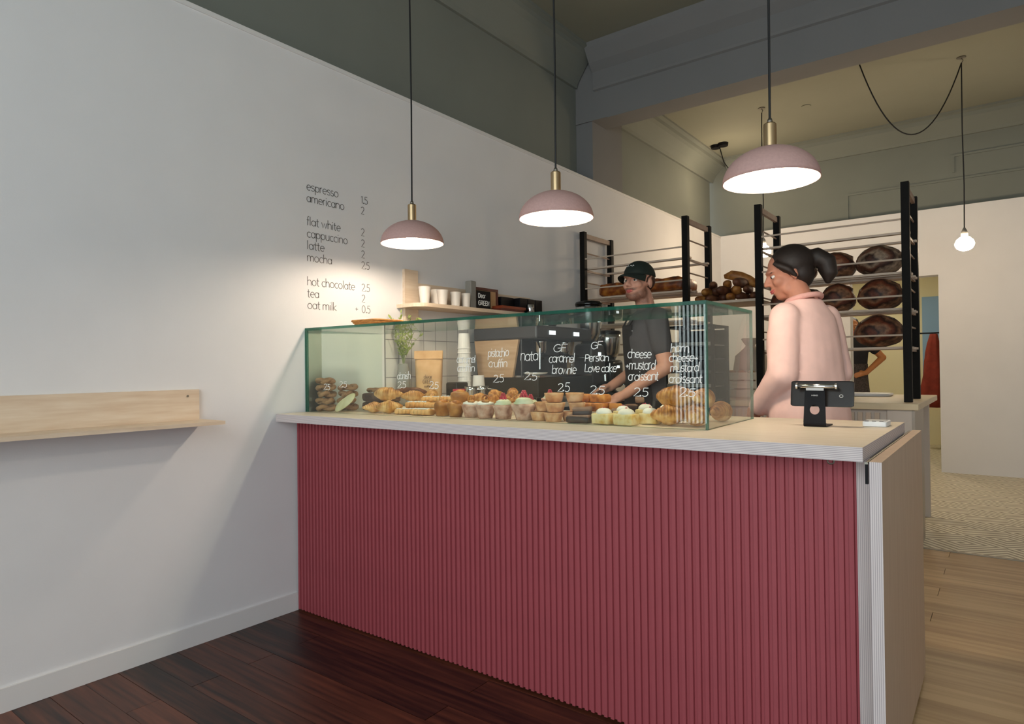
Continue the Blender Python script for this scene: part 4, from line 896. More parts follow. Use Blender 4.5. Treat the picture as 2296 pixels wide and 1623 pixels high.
# croissants
cm = [croissant_mesh(i, fat=.40, bend=.75 + .15 * i) for i in range(3)]
cmesh = [toned(m, 'croissant', 'crust_pale') for m in cm]
cmesh_b = [toned(croissant_mesh(i + 5, fat=.50, bend=.55 + .25 * i), 'croissant', 'crust_gold') for i in range(3)]
def put(mesh, name, x, y, z, s, rz, lb, cat, grp, rx=0, ry=0):
    o = bpy.data.objects.new(name, mesh); C.objects.link(o); o.location = (x, y, z); o.scale = (s, s, s); o.rotation_euler = (math.radians(rx), math.radians(ry), math.radians(rz)); tag(o, lb, cat, grp); return o
G = 'plain croissants left of the danishes'
put(cmesh[0], 'croissant', 0.415, 0.160, PZ, .150, 100, 'pale croissant seen end-on at the bottom left of its pile', 'croissant', G)
put(cmesh[1], 'croissant', 0.530, 0.150, PZ, .165, 50, 'pale croissant at the bottom right of its pile, ridges towards the glass', 'croissant', G)
put(cmesh[0], 'croissant', 0.440, 0.215, PZ + .056, .185, 20, 'pale croissant lying lengthwise on top of the two lower ones', 'croissant', G)
put(cmesh[2], 'croissant', 0.545, 0.300, PZ + .050, .155, 60, 'pale croissant behind the lengthwise one, tips up', 'croissant', G)
put(cmesh[1], 'croissant', 0.600, 0.375, PZ + .050, .150, 150, 'pale croissant at the back in front of the coffee bag', 'croissant', G)
o = obj_at(MB().sup(0, 0, 0.028, 0.095, 0.035, 0.028, p=0.8, jit=0.008, seed=9, n=10, k=24), 'dark_roll', 'roll_crust', 0.40, 0.42, PZ + 0.062, 0.3); tag(o, 'long dark roll behind the pale croissants', 'pastry')
# danishes
def danish(x, y, z, s, rz, lb, ice):
    t = thing('danish', lb, 'pastry', (x, y, z), 'iced danish pastries'); t.rotation_euler = (0, 0, math.radians(rz))
    m = MB()
    for q in range(5): m.sup((q - 2) * s * .19, 0, s * .13, s * .135, s * .30, s * .13, p=.75, jit=.004, seed=q + x * 9, n=8, k=14)
    m.build('dough', 'crust_gold', t, world=False, smooth=True)
    if ice:
        P = [((i - 5) * s * .075, s * .20 * (1 if i % 2 else -1), s * .262) for i in range(11)]
        MB().tube(P, s * .035, 6, flat=.6).build('icing', 'icing', t, world=False, smooth=True)
    return t
for a in ((.625, .170, PZ, .10, 20, 'danish at the bottom left of the iced danish pile', True), (.745, .160, PZ, .115, 5, 'heavily iced danish at the bottom right of its pile', True), (.640, .235, PZ + .026, .115, 30, 'danish in the second layer, with a dark filling end', True), (.735, .260, PZ + .026, .10, 10, 'danish in the second layer behind the brown muffin', False),
          (.660, .310, PZ + .052, .10, 30, 'danish in the third layer, white icing at its right end', True), (.745, .350, PZ + .052, .105, 25, 'danish in the third layer in front of the white tub', True), (.800, .430, PZ + .052, .10, 15, 'iced danish at the back by the steel jugs', True)): danish(*a)
# muffins and cruffins
def muffin(name, lb, x, y, z, d, kind, grp):
    t = thing(name, lb, 'pastry', (x, y, z), grp); r = d / 2
    if kind == 'brown':
        MB().lathe([(r * .72, 0), (r * .82, d * .25), (r * .95, d * .45), (r * 1.0, d * .55), (r * .92, d * .70), (r * .6, d * .82), (r * .15, d * .84)], k=22, jit=.006, seed=x * 7).build('muffin', 'crust_brown', t, world=False, smooth=True)
        MB().sup(r * .1, -r * .1, d * .78, r * .55, r * .5, d * .10, jit=.006, seed=x, n=8, k=14).build('crest', 'bar_orange', t, world=False, smooth=True)
        return t
    MB().lathe([(r * .68, 0), (r * .80, d * .3), (r * .95, d * .52), (r * 1.02, d * .60), (r * .85, d * .66), (r * .3, d * .66)], k=26, jit=.005, seed=x * 7, lobes=9, lob=.03).build('dough', 'sugar_crust', t, world=False, smooth=True)
    if kind == 'caramel':
        MB().lathe([(r * .86, d * .64), (r * .82, d * .74), (r * .5, d * .80), (r * .1, d * .80)], k=20, jit=.005, seed=x * 3).build('cream', 'cream', t, world=False, smooth=True)
        MB().tube([(r * .4 * math.cos(q), .0, d * .90 + r * .36 * math.sin(q)) for q in [i * math.pi / 6 for i in range(13)]], r * .09, 6).tube([(-r * .1, r * .2, d * .78), (r * .15, -r * .1, d * .96), (r * .3, r * .1, d * 1.02)], r * .09, 6).build('pretzel', 'bar_orange', t, world=False, smooth=True)
        MB().sup(r * .3, -r * .4, d * .80, r * .38, r * .3, d * .09, jit=.006, seed=3, n=8, k=12).build('caramel_crumb', 'crust_brown', t, world=False, smooth=True)
    else:
        MB().lathe([(r * .84, d * .64), (r * .88, d * .70), (r * .7, d * .78), (r * .72, d * .82), (r * .45, d * .90), (r * .1, d * .92)], k=20, jit=.005, seed=x * 3).build('cream', 'green_cream', t, world=False, smooth=True)
        m = MB(); rr = random.Random(int(x * 999))
        for lay in range(4):
            for q in range(7 - lay): 
                a = 2 * math.pi * q / (7 - lay) + lay; m.ball((math.cos(a) * r * (.26 - .05 * lay), math.sin(a) * r * (.26 - .05 * lay), d * (.93 + .075 * lay)), r * .12, 5, 7)
        m.build('raspberry', 'raspberry', t, world=False, smooth=True)
    return t
G = 'brown muffins'
muffin('muffin', 'brown muffin with a lopsided crown, leftmost of the front pair', .848, .185, PZ, .082, 'brown', G); muffin('muffin', 'golden-topped brown muffin, right one of the front pair', .940, .172, PZ, .080, 'brown', G); muffin('muffin', 'brown muffin raised behind the front muffin pair', .862, .285, PZ + .040, .085, 'brown', G)
G = 'cruffins'
muffin('cruffin', 'sugar-dusted cruffin with pretzel topping beside the muffins', 1.022, .180, PZ, .086, 'caramel', G); muffin('cruffin', 'sugar-dusted cruffin with pretzel and crumbled caramel, front row', 1.114, .166, PZ, .090, 'caramel', G)
muffin('cruffin', 'cruffin with green cream and one raspberry beside the pretzel cruffins', 1.205, .172, PZ, .090, 'rasp', G); muffin('cruffin', 'widest cruffin with green cream and raspberry, beside the custard tarts', 1.312, .172, PZ, .100, 'rasp', G)
muffin('cruffin', 'raspberry cruffin half hidden behind the widest cruffin', 1.262, .290, PZ, .082, 'rasp', G); muffin('cruffin', 'raspberry cruffin at the back behind the custard tarts', 1.295, .390, PZ + .030, .072, 'rasp', G)
# golden twists at the back, on a low riser
tag(MB().box(0.83, 1.20, 0.36, 0.56, PZ, PZ + 0.045).build('display_riser', 'birch', origin=(1.0, 0.46, PZ)), 'low wooden riser under the golden twists', 'riser')
for i, (x, y, z, lb) in enumerate(((.880, .410, .046, 'golden twist at the left of the heap on the riser'), (.965, .400, .046, 'golden twist, second from the left on the riser'), (1.045, .410, .046, 'golden twist, third from the left on the riser'), (1.130, .400, .046, 'golden twist at the right of the heap on the riser'), (.925, .470, .062, 'golden twist behind, upper left of the heap'), (1.035, .480, .070, 'golden twist with a raised tip at the top of the heap'))):
    put(cmesh_b[i % 3], 'golden_twist', x, y, PZ + z, .105, 40 + i * 55, lb, 'pastry', 'golden twists on the riser', rx=12 * (i % 3))
# custard tarts
def tart(lb, x, y, z, d):
    t = thing('custard_tart', lb, 'pastry', (x, y, z), 'custard tarts'); r = d / 2
    MB().lathe([(r * .74, 0), (r * .80, .003), (r * .98, .030), (r * 1.0, .036), (r * .93, .036), (r * .88, .030)], k=26, jit=.0016, seed=x * 9, capt=False).build('case', 'tart_crust', t, world=False, smooth=True)
    MB().lathe([(r * .90, .029), (r * .7, .033), (r * .2, .035)], k=22, jit=.001, seed=x).build('custard', 'custard', t, world=False, smooth=True)
for a in ((1.385, .175, PZ, .070, 'custard tart, left in the bottom row'), (1.466, .158, PZ, .078, 'custard tart nearest the glass in the bottom row'), (1.500, .228, PZ, .070, 'custard tart, right in the bottom row behind the brownies'), (1.388, .200, PZ + .037, .068, 'custard tart, left in the middle row'), (1.458, .183, PZ + .037, .080, 'custard tart, centre of the middle row'), (1.520, .245, PZ + .037, .068, 'custard tart, right in the middle row'), (1.432, .215, PZ + .074, .080, 'custard tart, left one of the top pair'), (1.500, .262, PZ + .074, .075, 'custard tart, right one of the top pair')): tart(a[4], *a[:4])
# orange loaf bars on a riser
tag(MB().box(1.44, 1.64, 0.33, 0.46, PZ, PZ + 0.030).build('display_riser', 'birch', origin=(1.54, 0.40, PZ)), 'low wooden riser under the orange loaf slices', 'riser')
for i, (x, y, z, wd, rz, lb) in enumerate(((1.490, .370, .031, .070, 15, 'orange loaf slice, left in the lower layer'), (1.555, .372, .031, .066, -10, 'orange loaf slice, middle in the lower layer'), (1.612, .400, .031, .056, 30, 'orange loaf slice, right in the lower layer'), (1.462, .395, .066, .075, 8, 'orange loaf slice, left on the upper layer'), (1.545, .392, .066, .078, -6, 'orange loaf slice, right on the upper layer'))):
    label_obj(obj_at(MB().sup(0, 0, .017, wd / 2, .028, .017, p=.3, jit=.005, seed=i + 60, n=8, k=28), 'loaf_slice', 'bar_orange', x, y, PZ + z, math.radians(rz)), lb, 'cake', 'orange loaf slices')
# brownies
for i, (x, y, z, wd, rz, rx, lb) in enumerate(((1.580, .165, 0, .095, 12, 0, 'flat dark brownie lying at the bottom of the brownie pile'), (1.578, .190, .026, .072, 20, 8, 'brownie with crackled pale top in the middle of the pile'), (1.640, .245, .012, .066, -25, -14, 'brownie leaning behind the crackled one'), (1.668, .310, .016, .056, 15, 10, 'small brownie behind the first cream-topped cake'), (1.690, .390, .032, .070, 0, 0, 'flat brownie at the back under the raised bit'), (1.722, .392, .056, .030, 30, 20, 'brownie offcut sticking up at the back'))):
    t = thing('brownie', lb, 'cake', (x, y, PZ + z), 'caramel brownies'); t.rotation_euler = (math.radians(rx), 0, math.radians(rz))
    hh = .024
    MB().sup(0, 0, hh / 2, wd / 2, wd * .36, hh / 2, p=.25, jit=.003, seed=i + 20, n=8, k=28).build('base', 'chocolate', t, world=False, smooth=True)
    MB().sup(0, 0, hh + .002, wd * .49, wd * .35, .005, p=.3, jit=.006, seed=i + 31, n=6, k=28).build('crackled_top', 'choc_top', t, world=False, smooth=True)
# persian love cakes
for i, (x, y, wd, z, lb) in enumerate(((1.690, .158, .078, 0, 'love cake square with a tall cream dollop, first from the brownies'), (1.780, .162, .080, 0, 'love cake square nearest the glass, broken corner'), (1.835, .245, .072, 0, 'love cake square in front of the seeded croissants'), (1.722, .250, .066, .004, 'cream-topped love cake behind the first square'), (1.790, .300, .070, .010, 'cream-topped love cake in the middle at the back'), (1.870, .320, .075, .010, 'cream-topped love cake furthest back by the croissants'))):
    t = thing('love_cake', lb, 'cake', (x, y, PZ + z), 'love cakes'); t.rotation_euler = (0, 0, math.radians(-8 + 5 * i))
    MB().sup(0, 0, .020, wd / 2, wd * .40, .020, p=.2, jit=.0025, seed=i + 50, n=8, k=32).build('sponge', 'cake_yellow', t, world=False, smooth=True)
    MB().lathe([(wd * .37, .038), (wd * .385, .043), (wd * .34, .051), (wd * .22, .0575), (wd * .08, .060), (wd * .02, .0605)], k=22, jit=.001, seed=i).build('cream_dollop', 'cream', t, world=False, smooth=True)
    for q, (dx, dy) in enumerate(((0, 0), (.2, .1), (-.15, .12))[:1 + (i > 2) * 2]): MB().sup(dx * wd, dy * wd, 0.061 - abs(dx) * wd * .25, wd * .05, wd * .045, wd * .045, n=5, k=8).build('petal', 'raspberry', t, world=False, smooth=True)
# seeded cheese croissants, right end
G = 'cheese and mustard croissants'
put(cmesh_b[1], 'croissant', 1.925, .215, PZ, .160, 30, 'seeded golden croissant at the bottom left of the right-hand pile', 'croissant', G)
put(cmesh_b[0], 'croissant', 2.022, .228, PZ, .160, 105, 'seeded golden croissant against the front corner glass', 'croissant', G)
put(cmesh_b[2], 'croissant', 1.930, .262, PZ + .056, .185, 15, 'biggest golden croissant on top, swirled end to the glass', 'croissant', G, rx=10)
put(cmesh_b[0], 'croissant', 1.985, .350, PZ + .050, .155, 60, 'golden croissant behind the biggest one', 'croissant', G)
put(cmesh_b[1], 'croissant', 2.030, .275, PZ + .060, .155, 98, 'golden croissant on top beside the right glass corner', 'croissant', G)
put(cmesh_b[2], 'croissant', 2.022, .470, PZ, .160, 105, 'dark-baked croissant at the back, seen through the end pane', 'croissant', G)
put(cmesh_b[1], 'croissant', 1.900, .445, PZ + .03, .150, 20, 'golden croissant at the back of the right-hand pile', 'croissant', G)

# wicker tray on top of the case
wt = thing('wicker_tray', 'shallow orange-brown wicker tray on top of the glass case', 'tray', (0.285, 0.30, 1.4285))
WX0, WX1, WY0, WY1 = 0.215, 0.355, 0.235, 0.365
MB().box(WX0, WX1, WY0, WY1, 1.4285, 1.4345).build('base', 'wicker', wt)
for lv in range(4):
    P = []; g = 0.008 * lv
    for cx, cy, a0 in ((WX1, WY1, 0), (WX0, WY1, 90), (WX0, WY0, 180), (WX1, WY0, 270)):
        for q in range(7): a = math.radians(a0 + 15 * q); P.append((cx + (0.010 + g) * math.cos(a), cy + (0.010 + g) * math.sin(a), 1.436 + 0.0085 * lv))
    MB().tube(P + [P[0]], 0.0055, 6).build('woven_band', 'wicker', wt, smooth=True)

# ================================================================== TABLET AND READER
tb = thing('tablet_stand', 'black metal tablet stand with round hole on the worktop', 'stand', (2.37, 0.46, 0.9978))
# upright plate with a round cable hole: ring of quads between the hole and the outline
def plate(m, x0, x1, z0, z1, cx, cz, r, place, th):
    n = 32; inner = [(cx + r * math.cos(2 * math.pi * i / n), cz + r * math.sin(2 * math.pi * i / n)) for i in range(n)]
    outer = []
    for i in range(n):
        a = 2 * math.pi * i / n; c, s = math.cos(a), math.sin(a)
        t = min((x1 - cx) / c if c > 1e-6 else ((x0 - cx) / c if c < -1e-6 else 1e9), (z1 - cz) / s if s > 1e-6 else ((z0 - cz) / s if s < -1e-6 else 1e9))
        outer.append((cx + c * t, cz + s * t))
    for pt_ in ((x0, z0), (x1, z0), (x1, z1), (x0, z1)):
        k = min(range(n), key=lambda i: (outer[i][0] - pt_[0]) ** 2 + (outer[i][1] - pt_[1]) ** 2); outer[k] = pt_
    vs = []
    for h in (0, th): vs += [place(*p, h) for p in inner] + [place(*p, h) for p in outer]
    fs = []
    for i in range(n):
        j = (i + 1) % n; fs += [(i, j, n + j, n + i), (2 * n + i, 3 * n + i, 3 * n + j, 2 * n + j), (i, 2 * n + i, 2 * n + j, j), (n + i, n + j, 3 * n + j, 3 * n + i)]
    m._add(vs, fs)
tl = math.radians(8)
m = MB()
plate(m, -0.036, 0.036, 0.014, 0.128, 0.0, 0.058, 0.0165, lambda u, v, h: (2.362 + u * (1 - 0.12 * (v / .13)), 0.415 + 0.30 * v * 0.35 + h, 0.9978 + v), 0.004)
m.tube([(2.362, 0.419 + 0.001, 0.9978 + 0.014), (2.362, 0.417, 0.9978 + 0.007), (2.362, 0.421, 0.9978 + 0.0035)], 0.003, 6)
m.build('upright', 'black_metal', tb)
MB().prism([(0.4155, 1.0118), (0.4135, 1.006), (0.4155, 1.0005), (0.421, 0.9978), (0.520, 0.9978), (0.520, 1.0018), (0.424, 1.0018), (0.4195, 1.0045), (0.4195, 1.0118)], 0, 2.327, 2.399).build('foot', 'black_metal', tb)
MB().tube([(2.305, 0.428, 1.136), (2.430, 0.428, 1.136)], 0.008, 14).build('pivot_bar', 'chrome', tb, smooth=True)
MB().box(2.336, 2.392, 0.4185, 0.4245, 1.122, 1.130).build('clamp', 'grey_print', tb)
for x in (2.305, 2.430):
    ec = MB().lathe([(0.0115, -0.003), (0.0115, 0.003)], k=16).build('end_cap', 'chrome', tb, world=False); ec.location = (x - 2.37, 0.428 - 0.46, 1.136 - 0.9978); ec.rotation_euler = (0, math.radians(90), 0)
m = MB()
GLY['M'] = (1.2, [[(.08, 0), (.08, 1.44), (.52, .5), (.96, 1.44), (.96, 0)]]); GLY['O'] = (1.1, [arc(.5, .72, .42, .72, 0, 360, 14)]); GLY['K'] = (.95, [[(.08, 1.44), (.08, 0)], [(.8, 1.44), (.1, .6), (.85, 0)]])
for s in text_strokes('MOKO', 0.0028, 0.020): ribbon(m, s, lambda u, v, n: (2.352 + u, 0.415 + 0.105 * 0.105 - 0.0004 - n, 0.9978 + 0.105 + v), 0.0011, 0.0003)
m.build('lettering', 'grey_print', tb)
tab = thing('tablet', 'dark tablet seen from behind, held by the black stand', 'tablet', (2.378, 0.45, 1.066))
tab.rotation_euler = (math.radians(-12), 0, math.radians(0))
MB().sup(0, 0, 0.044, 0.101, 0.0045, 0.045, p=0.12, n=10, k=40).build('body', 'tablet_dark', tab, world=False, smooth=True, auto=True)
MB().sup(0, 0.0048, 0.044, 0.094, 0.0006, 0.038, p=0.1, n=6, k=32).build('screen', 'black_gloss', tab, world=False)
MB().tube([(0.062 + 0.0055 * math.cos(a), -0.0047, 0.036 + 0.0048 * math.sin(a)) for a in [i * math.pi / 8 for i in range(17)]], 0.0011, 6).build('camera_ring', 'grey_print', tab, world=False)
rd = thing('card_reader', 'small white card reader lying beside the tablet', 'card reader', (2.53, 0.56, 0.9978))
MB().sup(2.53, 0.56, 0.9978 + 0.009, 0.037, 0.055, 0.009, p=0.18, n=8, k=36).build('body', 'plastic_white', rd, smooth=True, auto=True)
MB().box(2.50, 2.56, 0.53, 0.60, 0.9978 + 0.0178, 0.9978 + 0.0190).build('keypad', 'grey_print', rd)
for q in range(3): MB().box(2.50 + q * .022, 2.512 + q * .022, 0.513, 0.522, 0.9978 + 0.0165, 0.9978 + 0.0192).build('key', 'black_metal', rd)

# ================================================================== LAMPS
def pendant(label, x, y):
    zr = 1.848; R = 0.160; H = 0.118
    t = thing('pendant_lamp', label, 'lamp', (x, y, zr), 'pink dome pendant lamps')
    m = MB(); prof = []; inn = []
    for i in range(15):
        a = math.radians(90 * i / 14); prof.append((max(R * math.cos(a), 0.018), H * math.sin(a))); inn.append((max((R - .003) * math.cos(a), 0.018), (H - .003) * math.sin(a)))
    m.mi(0).lathe(prof, k=48, capb=False, capt=True); m.mi(1).lathe(inn, k=48, capb=False, capt=True)
    k = 48; n0 = 0; n1 = 15 * k
    for j in range(k): m.f.append([j, (j + 1) % k, n1 + (j + 1) % k, n1 + j]); m.m.append(0)
    m.build('shade', ['pink_shade', 'shade_inside'], t, world=False, smooth=True)
    MB().lathe([(0.0215, H - 0.004), (0.0215, H + 0.080), (0.018, H + 0.084)], k=24).build('lamp_holder', 'brass', t, world=False, smooth=True, auto=True)
    MB().lathe([(0.006, H + 0.083), (0.010, H + 0.090), (0.007, H + 0.100)], k=12).build('cord_grip', 'steel_trim', t, world=False, smooth=True)
    MB().tube([(0, 0, H + 0.098), (0.002, 0.001, 0.7), (-0.002, 0, 1.3), (0, 0, 4.0 - zr - 0.03)], 0.0042, 8).build('cord', 'cable_black', t, world=False)
    MB().lathe([(0.05, 4.0 - zr - 0.03), (0.05, 4.0 - zr)], k=24).build('ceiling_rose', 'brass', t, world=False, smooth=True, auto=True)
    MB().lathe([(0.014, 0.085), (0.016, 0.075), (0.030, 0.058), (0.034, 0.042), (0.030, 0.026), (0.016, 0.014), (0.003, 0.011)], k=20).build('bulb', 'pendant_glow', t, world=False, smooth=True)
    return t
pendant('pink dome pendant lamp nearest the menu on the left wall', 0.483, 0.362)
pendant('pink dome pendant lamp in the middle of the three over the counter', 1.357, 0.362)
pendant('largest-looking pink dome pendant lamp above the tablet end of the counter', 2.245, 0.362)
def bare_bulb(label, x, y, z, swag=None):
    t = thing('bare_bulb_lamp', label, 'lamp', (x, y, z), 'bare bulb lamps in the kitchen')
    MB().lathe([(0.020, 0.060), (0.040, 0.048), (0.062, 0.026), (0.072, 0.0), (0.070, -0.022), (0.056, -0.046), (0.034, -0.060), (0.008, -0.066)], k=24).build('bulb', 'bulb_glow', t, world=False, smooth=True)
    MB().lathe([(0.026, 0.048), (0.027, 0.085), (0.020, 0.108), (0.007, 0.135)], k=18).build('socket', 'stone_grey', t, world=False, smooth=True)
    MB().tube([(0, 0, 0.130), (0.004, 0, 0.5), (-0.003, 0, 1.0), (0, 0, 3.80 - z)], 0.005, 7).build('cord', 'cable_black', t, world=False)
    hk = MB().lathe([(0.035, 3.842 - z), (0.035, 3.85 - z)], k=18).tube([(0, 0, 3.842 - z), (0.012, 0, 3.82 - z), (0.0, 0, 3.798 - z)], 0.004, 6).build('ceiling_hook', 'steel_trim', t, world=False)
    if swag: MB().tube(swag, 0.0055, 7).build('swag_cord', 'cable_black', t)
    return t
import math as _m
def sag(a, b, d, n=24):
    a, b = Vector(a), Vector(b); out = []
    for i in range(n + 1):
        s = i / n; p = a.lerp(b, s); p.z -= d * (1 - (2 * s - 1) ** 2); out.append(p)
    return out
bare_bulb('bare round bulb hanging by the white wall at the far right', 2.622, 4.86, 2.24, sag((1.90, 4.45, 3.845), (2.622, 4.86, 3.80), 0.62))
bare_bulb('bare bulb hanging behind the left post of the loaf rack', 0.925, 4.92, 2.38)
cr_ = thing('ceiling_pendant_rose', 'dark ceiling rose with thin cord in the far left kitchen corner', 'lamp', (0.20, 5.75, 3.85))
MB().lathe([(0.055, 3.815), (0.06, 3.85)], (0.15, 5.75, 0), 18).lathe([(0.055, 3.815), (0.06, 3.85)], (0.25, 5.72, 0), 18).build('rose', 'black_metal', cr_, smooth=True, auto=True)
MB().tube([(0.20, 5.74, 3.82), (0.26, 5.70, 3.62), (0.36, 5.70, 3.46)], 0.006, 6).build('cord', 'cable_black', cr_)
MB().lathe([(0.012, 3.46), (0.03, 3.43), (0.036, 3.40), (0.028, 3.375), (0.01, 3.365)], (0.36, 5.70, 0), 20).build('bulb', 'bulb_glow', cr_, smooth=True)
tag(MB().lathe([(0.045, 3.842), (0.045, 3.85)], (1.3, 5.15, 0), 18).build('ceiling_fitting', 'ceiling_paint', origin=(1.3, 5.15, 3.842), auto=True), 'small round fitting on the kitchen ceiling above the pink shade', 'fitting')  # plain shallow disc in the ceiling's own colour
# back room ceiling lamp
rl = thing('rear_room_lamp', 'ceiling lamp lighting the cream back room', 'lamp', (1.6, 7.7, 2.50))
MB().lathe([(0.14, 2.51), (0.16, 2.53), (0.16, 2.56)], (1.6, 7.7, 0), 28).build('housing', 'plastic_white', rl, smooth=True, auto=True)
MB().lathe([(0.02, 2.475), (0.10, 2.485), (0.135, 2.509)], (1.6, 7.7, 0), 28).build('diffuser', 'rear_glow', rl, smooth=True)

# ================================================================== PEOPLE
def remesh(o, vox, smooth=6):
    r = o.modifiers.new('one_surface', 'REMESH'); r.mode = 'VOXEL'; r.voxel_size = vox; r.use_smooth_shade = True
    s = o.modifiers.new('soften', 'SMOOTH'); s.factor = 0.5; s.iterations = smooth
    return o
def oval(cx, cy, z, rx, ry, n=24, p=0.85):
    out = []
    for i in range(n):
        a = 2 * math.pi * i / n; c, s = math.cos(a), math.sin(a)
        out.append((cx + math.copysign(abs(c) ** p, c) * rx, cy + math.copysign(abs(s) ** p, s) * ry, z))
    return out
def torso(m, rows, lean=0.0):
    m.loft([oval(cx + lean * (z - 0.9), 0, z, rx, ry) for cx, z, rx, ry in rows])
def head(m, H):
    """skull, face, nose, ears, neck in head space (x forward), placed by H"""
    m.T = H
    m.ell((-.012, 0, .035), (.098, .078, .088), 14, 20)
    m.ell((.028, 0, -.035), (.063, .060, .082), 14, 20)
    m.ell((.052, 0, -.088), (.034, .036, .028)); m.ell((.078, 0, .032), (.022, .055, .014))
    for s in (-1, 1):
        m.ell((.056, s * .040, -.022), (.030, .024, .028)); m.ell((.098, s * .011, -.026), (.011, .009, .009)); m.ell((-.012, s * .079, -.008), (.019, .009, .032)); m.ell((.020, s * .050, -.070), (.038, .018, .03))
    m.caps((.088, 0, .018), (.112, 0, -.020), .009, .0125)
    m.ell((.087, 0, -.053), (.013, .026, .010)); m.ell((.084, 0, -.068), (.013, .021, .009))
    m.T = None
def hand(m, W, d, pn, side, sc=1.0, curl=0.5):
    """palm and five bent fingers; W wrist, d along the hand, pn palm normal"""
    d = Vector(d).normalized(); pn = Vector(pn).normalized(); sd = d.cross(pn).normalized() * side; W = Vector(W)
    m.caps(W, W + d * .045 * sc, .026 * sc, .030 * sc); c = W + d * .060 * sc
    for q in (-1.5, -.5, .5, 1.5):
        b = c + sd * (q * .0185 * sc); L = (.072, .080, .076, .058)[int(q + 1.5)] * sc
        m.caps(W + d * .03 * sc + sd * q * .012 * sc, b + d * .022 * sc, .013 * sc, .011 * sc)
        p0 = b + d * .024 * sc; p1 = p0 + (d * math.cos(curl * .7) + pn * math.sin(curl * .7)) * L * .45; p2 = p1 + (d * math.cos(curl * 1.6) + pn * math.sin(curl * 1.6)) * L * .33; p3 = p2 + (d * math.cos(curl * 2.3) + pn * math.sin(curl * 2.3)) * L * .22
        m.caps(p0, p1, .0100 * sc, .0092 * sc, 10); m.caps(p1, p2, .0092 * sc, .0086 * sc, 10); m.caps(p2, p3, .0086 * sc, .0078 * sc, 10)
    t0 = W + d * .022 * sc - sd * .024 * sc; t1 = t0 + (d * .7 - sd * .6 + pn * .3).normalized() * .035 * sc; t2 = t1 + (d * .9 - sd * .1 + pn * .5).normalized() * .030 * sc
    m.caps(W + d * .012 * sc - sd * .012 * sc, t0, .016 * sc, .014 * sc, 10); m.caps(t0, t1, .0135 * sc, .0112 * sc, 10); m.caps(t1, t2, .0112 * sc, .0092 * sc, 10)
def eyes(t, H, brow='hair_dark'):
    for s in (-1, 1):
        m = MB(); m.T = H; m.ell((.073, s * .031, .006), (.0125, .0135, .0085)); e = m.build('eye', 'eye_white', t, world=False, smooth=True)
        m = MB(); m.T = H; m.ell((.0835, s * .0315 + .002, .0055), (.004, .0062, .0066)); m.build('iris', 'eye_dark', e, world=False, smooth=True)
        m = MB(); m.T = H; m.tube([(.086, s * .014, .026), (.090, s * .030, .031), (.076, s * .050, .026)], [.0035, .0045, .002], 6); m.build('eyebrow', brow, t, world=False, smooth=True)
    m = MB(); m.T = H
    m.tube([(.086, -.026, -.053), (.097, -.012, -.056), (.100, 0, -.0575), (.097, .012, -.056), (.086, .026, -.053)], [.0015, .0045, .005, .0045, .0015], 8).tube([(.086, -.022, -.060), (.096, -.010, -.065), (.098, 0, -.066), (.096, .010, -.065), (.086, .022, -.060)], [.0015, .0048, .0055, .0048, .0015], 8)
    m.build('lips', 'lip', t, world=False, smooth=True)
def HM(x, y, z, yaw, pitch=0, s=1.0):
    return Matrix.Translation((x, y, z)) @ Matrix.Rotation(math.radians(yaw), 4, 'Z') @ Matrix.Rotation(math.radians(pitch), 4, 'Y') @ Matrix.Scale(s, 4)
BODY = [(0, .88, .085, .15), (0, .96, .105, .165), (0.005, 1.08, .100, .148), (0.01, 1.22, .112, .160), (0.01, 1.34, .118, .172), (0, 1.42, .100, .178), (-.01, 1.47, .080, .140), (-.015, 1.51, .060, .075)]
def grow(rows, d): return [(c, z, rx + d, ry + d) for c, z, rx, ry in rows]

# --- barista behind the case, charcoal tee, apron and green cap
ba = thing('person', 'barista in dark green cap, charcoal t-shirt and black apron behind the case', 'person', (1.135, 1.70, KF)); ba.rotation_euler = (0, 0, math.radians(-140))
HB = HM(.045, 0, 1.672, 39, -2, 1.0)
m = MB(); torso(m, BODY); head(m, HB)
m.caps((-.005, 0, 1.49), (.020, 0, 1.60), .060, .054)
SL, EL, WL = (-.01, .185, 1.445), (-.05, .235, 1.155), (.185, .205, 1.000)
SR, ER, WR = (-.01, -.185, 1.445), (-.02, -.245, 1.16), (.20, -.16, 1.03)
for S_, E_, W_ in ((SL, EL, WL), (SR, ER, WR)): m.caps(S_, E_, .056, .044); m.caps(E_, W_, .043, .029)
hand(m, WL, (.75, -.12, -.35), (0, -.5, -.8), 1); hand(m, WR, (.8, .2, -.2), (0, .4, -.9), -1)
for s in (-1, 1): m.caps((0, s * .085, .90), (.01, s * .095, .50), .085, .058); m.caps((.01, s * .095, .50), (-.01, s * .10, .09), .055, .040); m.caps((-.03, s * .10, .05), (.15, s * .115, .04), .042, .036)
remesh(m.build('body', 'skin_beard', ba, world=False), 0.0055, 4)
eyes(ba, HB)
m = MB(); m.T = HB
m.ell((-.040, 0, .016), (.074, .079, .070), 14, 20)
for s in (-1, 1): m.tube([(-.02, s * .073, .045), (.010, s * .0735, .020), (.013, s * .0715, -.006)], [.014, .009, .004], 8, flat=.5)
m.build('hair', 'beard', ba, world=False, smooth=True)
cap = MB(); cap.T = HB
rings = []
for i in range(9):
    a = math.radians(90 * i / 8); rings.append([(-.010 + (.108 * math.cos(a) + .001) * math.cos(b), (.089 * math.cos(a) + .001) * math.sin(b), .040 + .096 * math.sin(a)) for b in [2 * math.pi * j / 28 for j in range(28)]])
cap.loft(rings)
cp = cap.build('cap', 'cap_green', ba, world=False, smooth=True)
br = MB(); br.T = HB; vs = []; fs = []
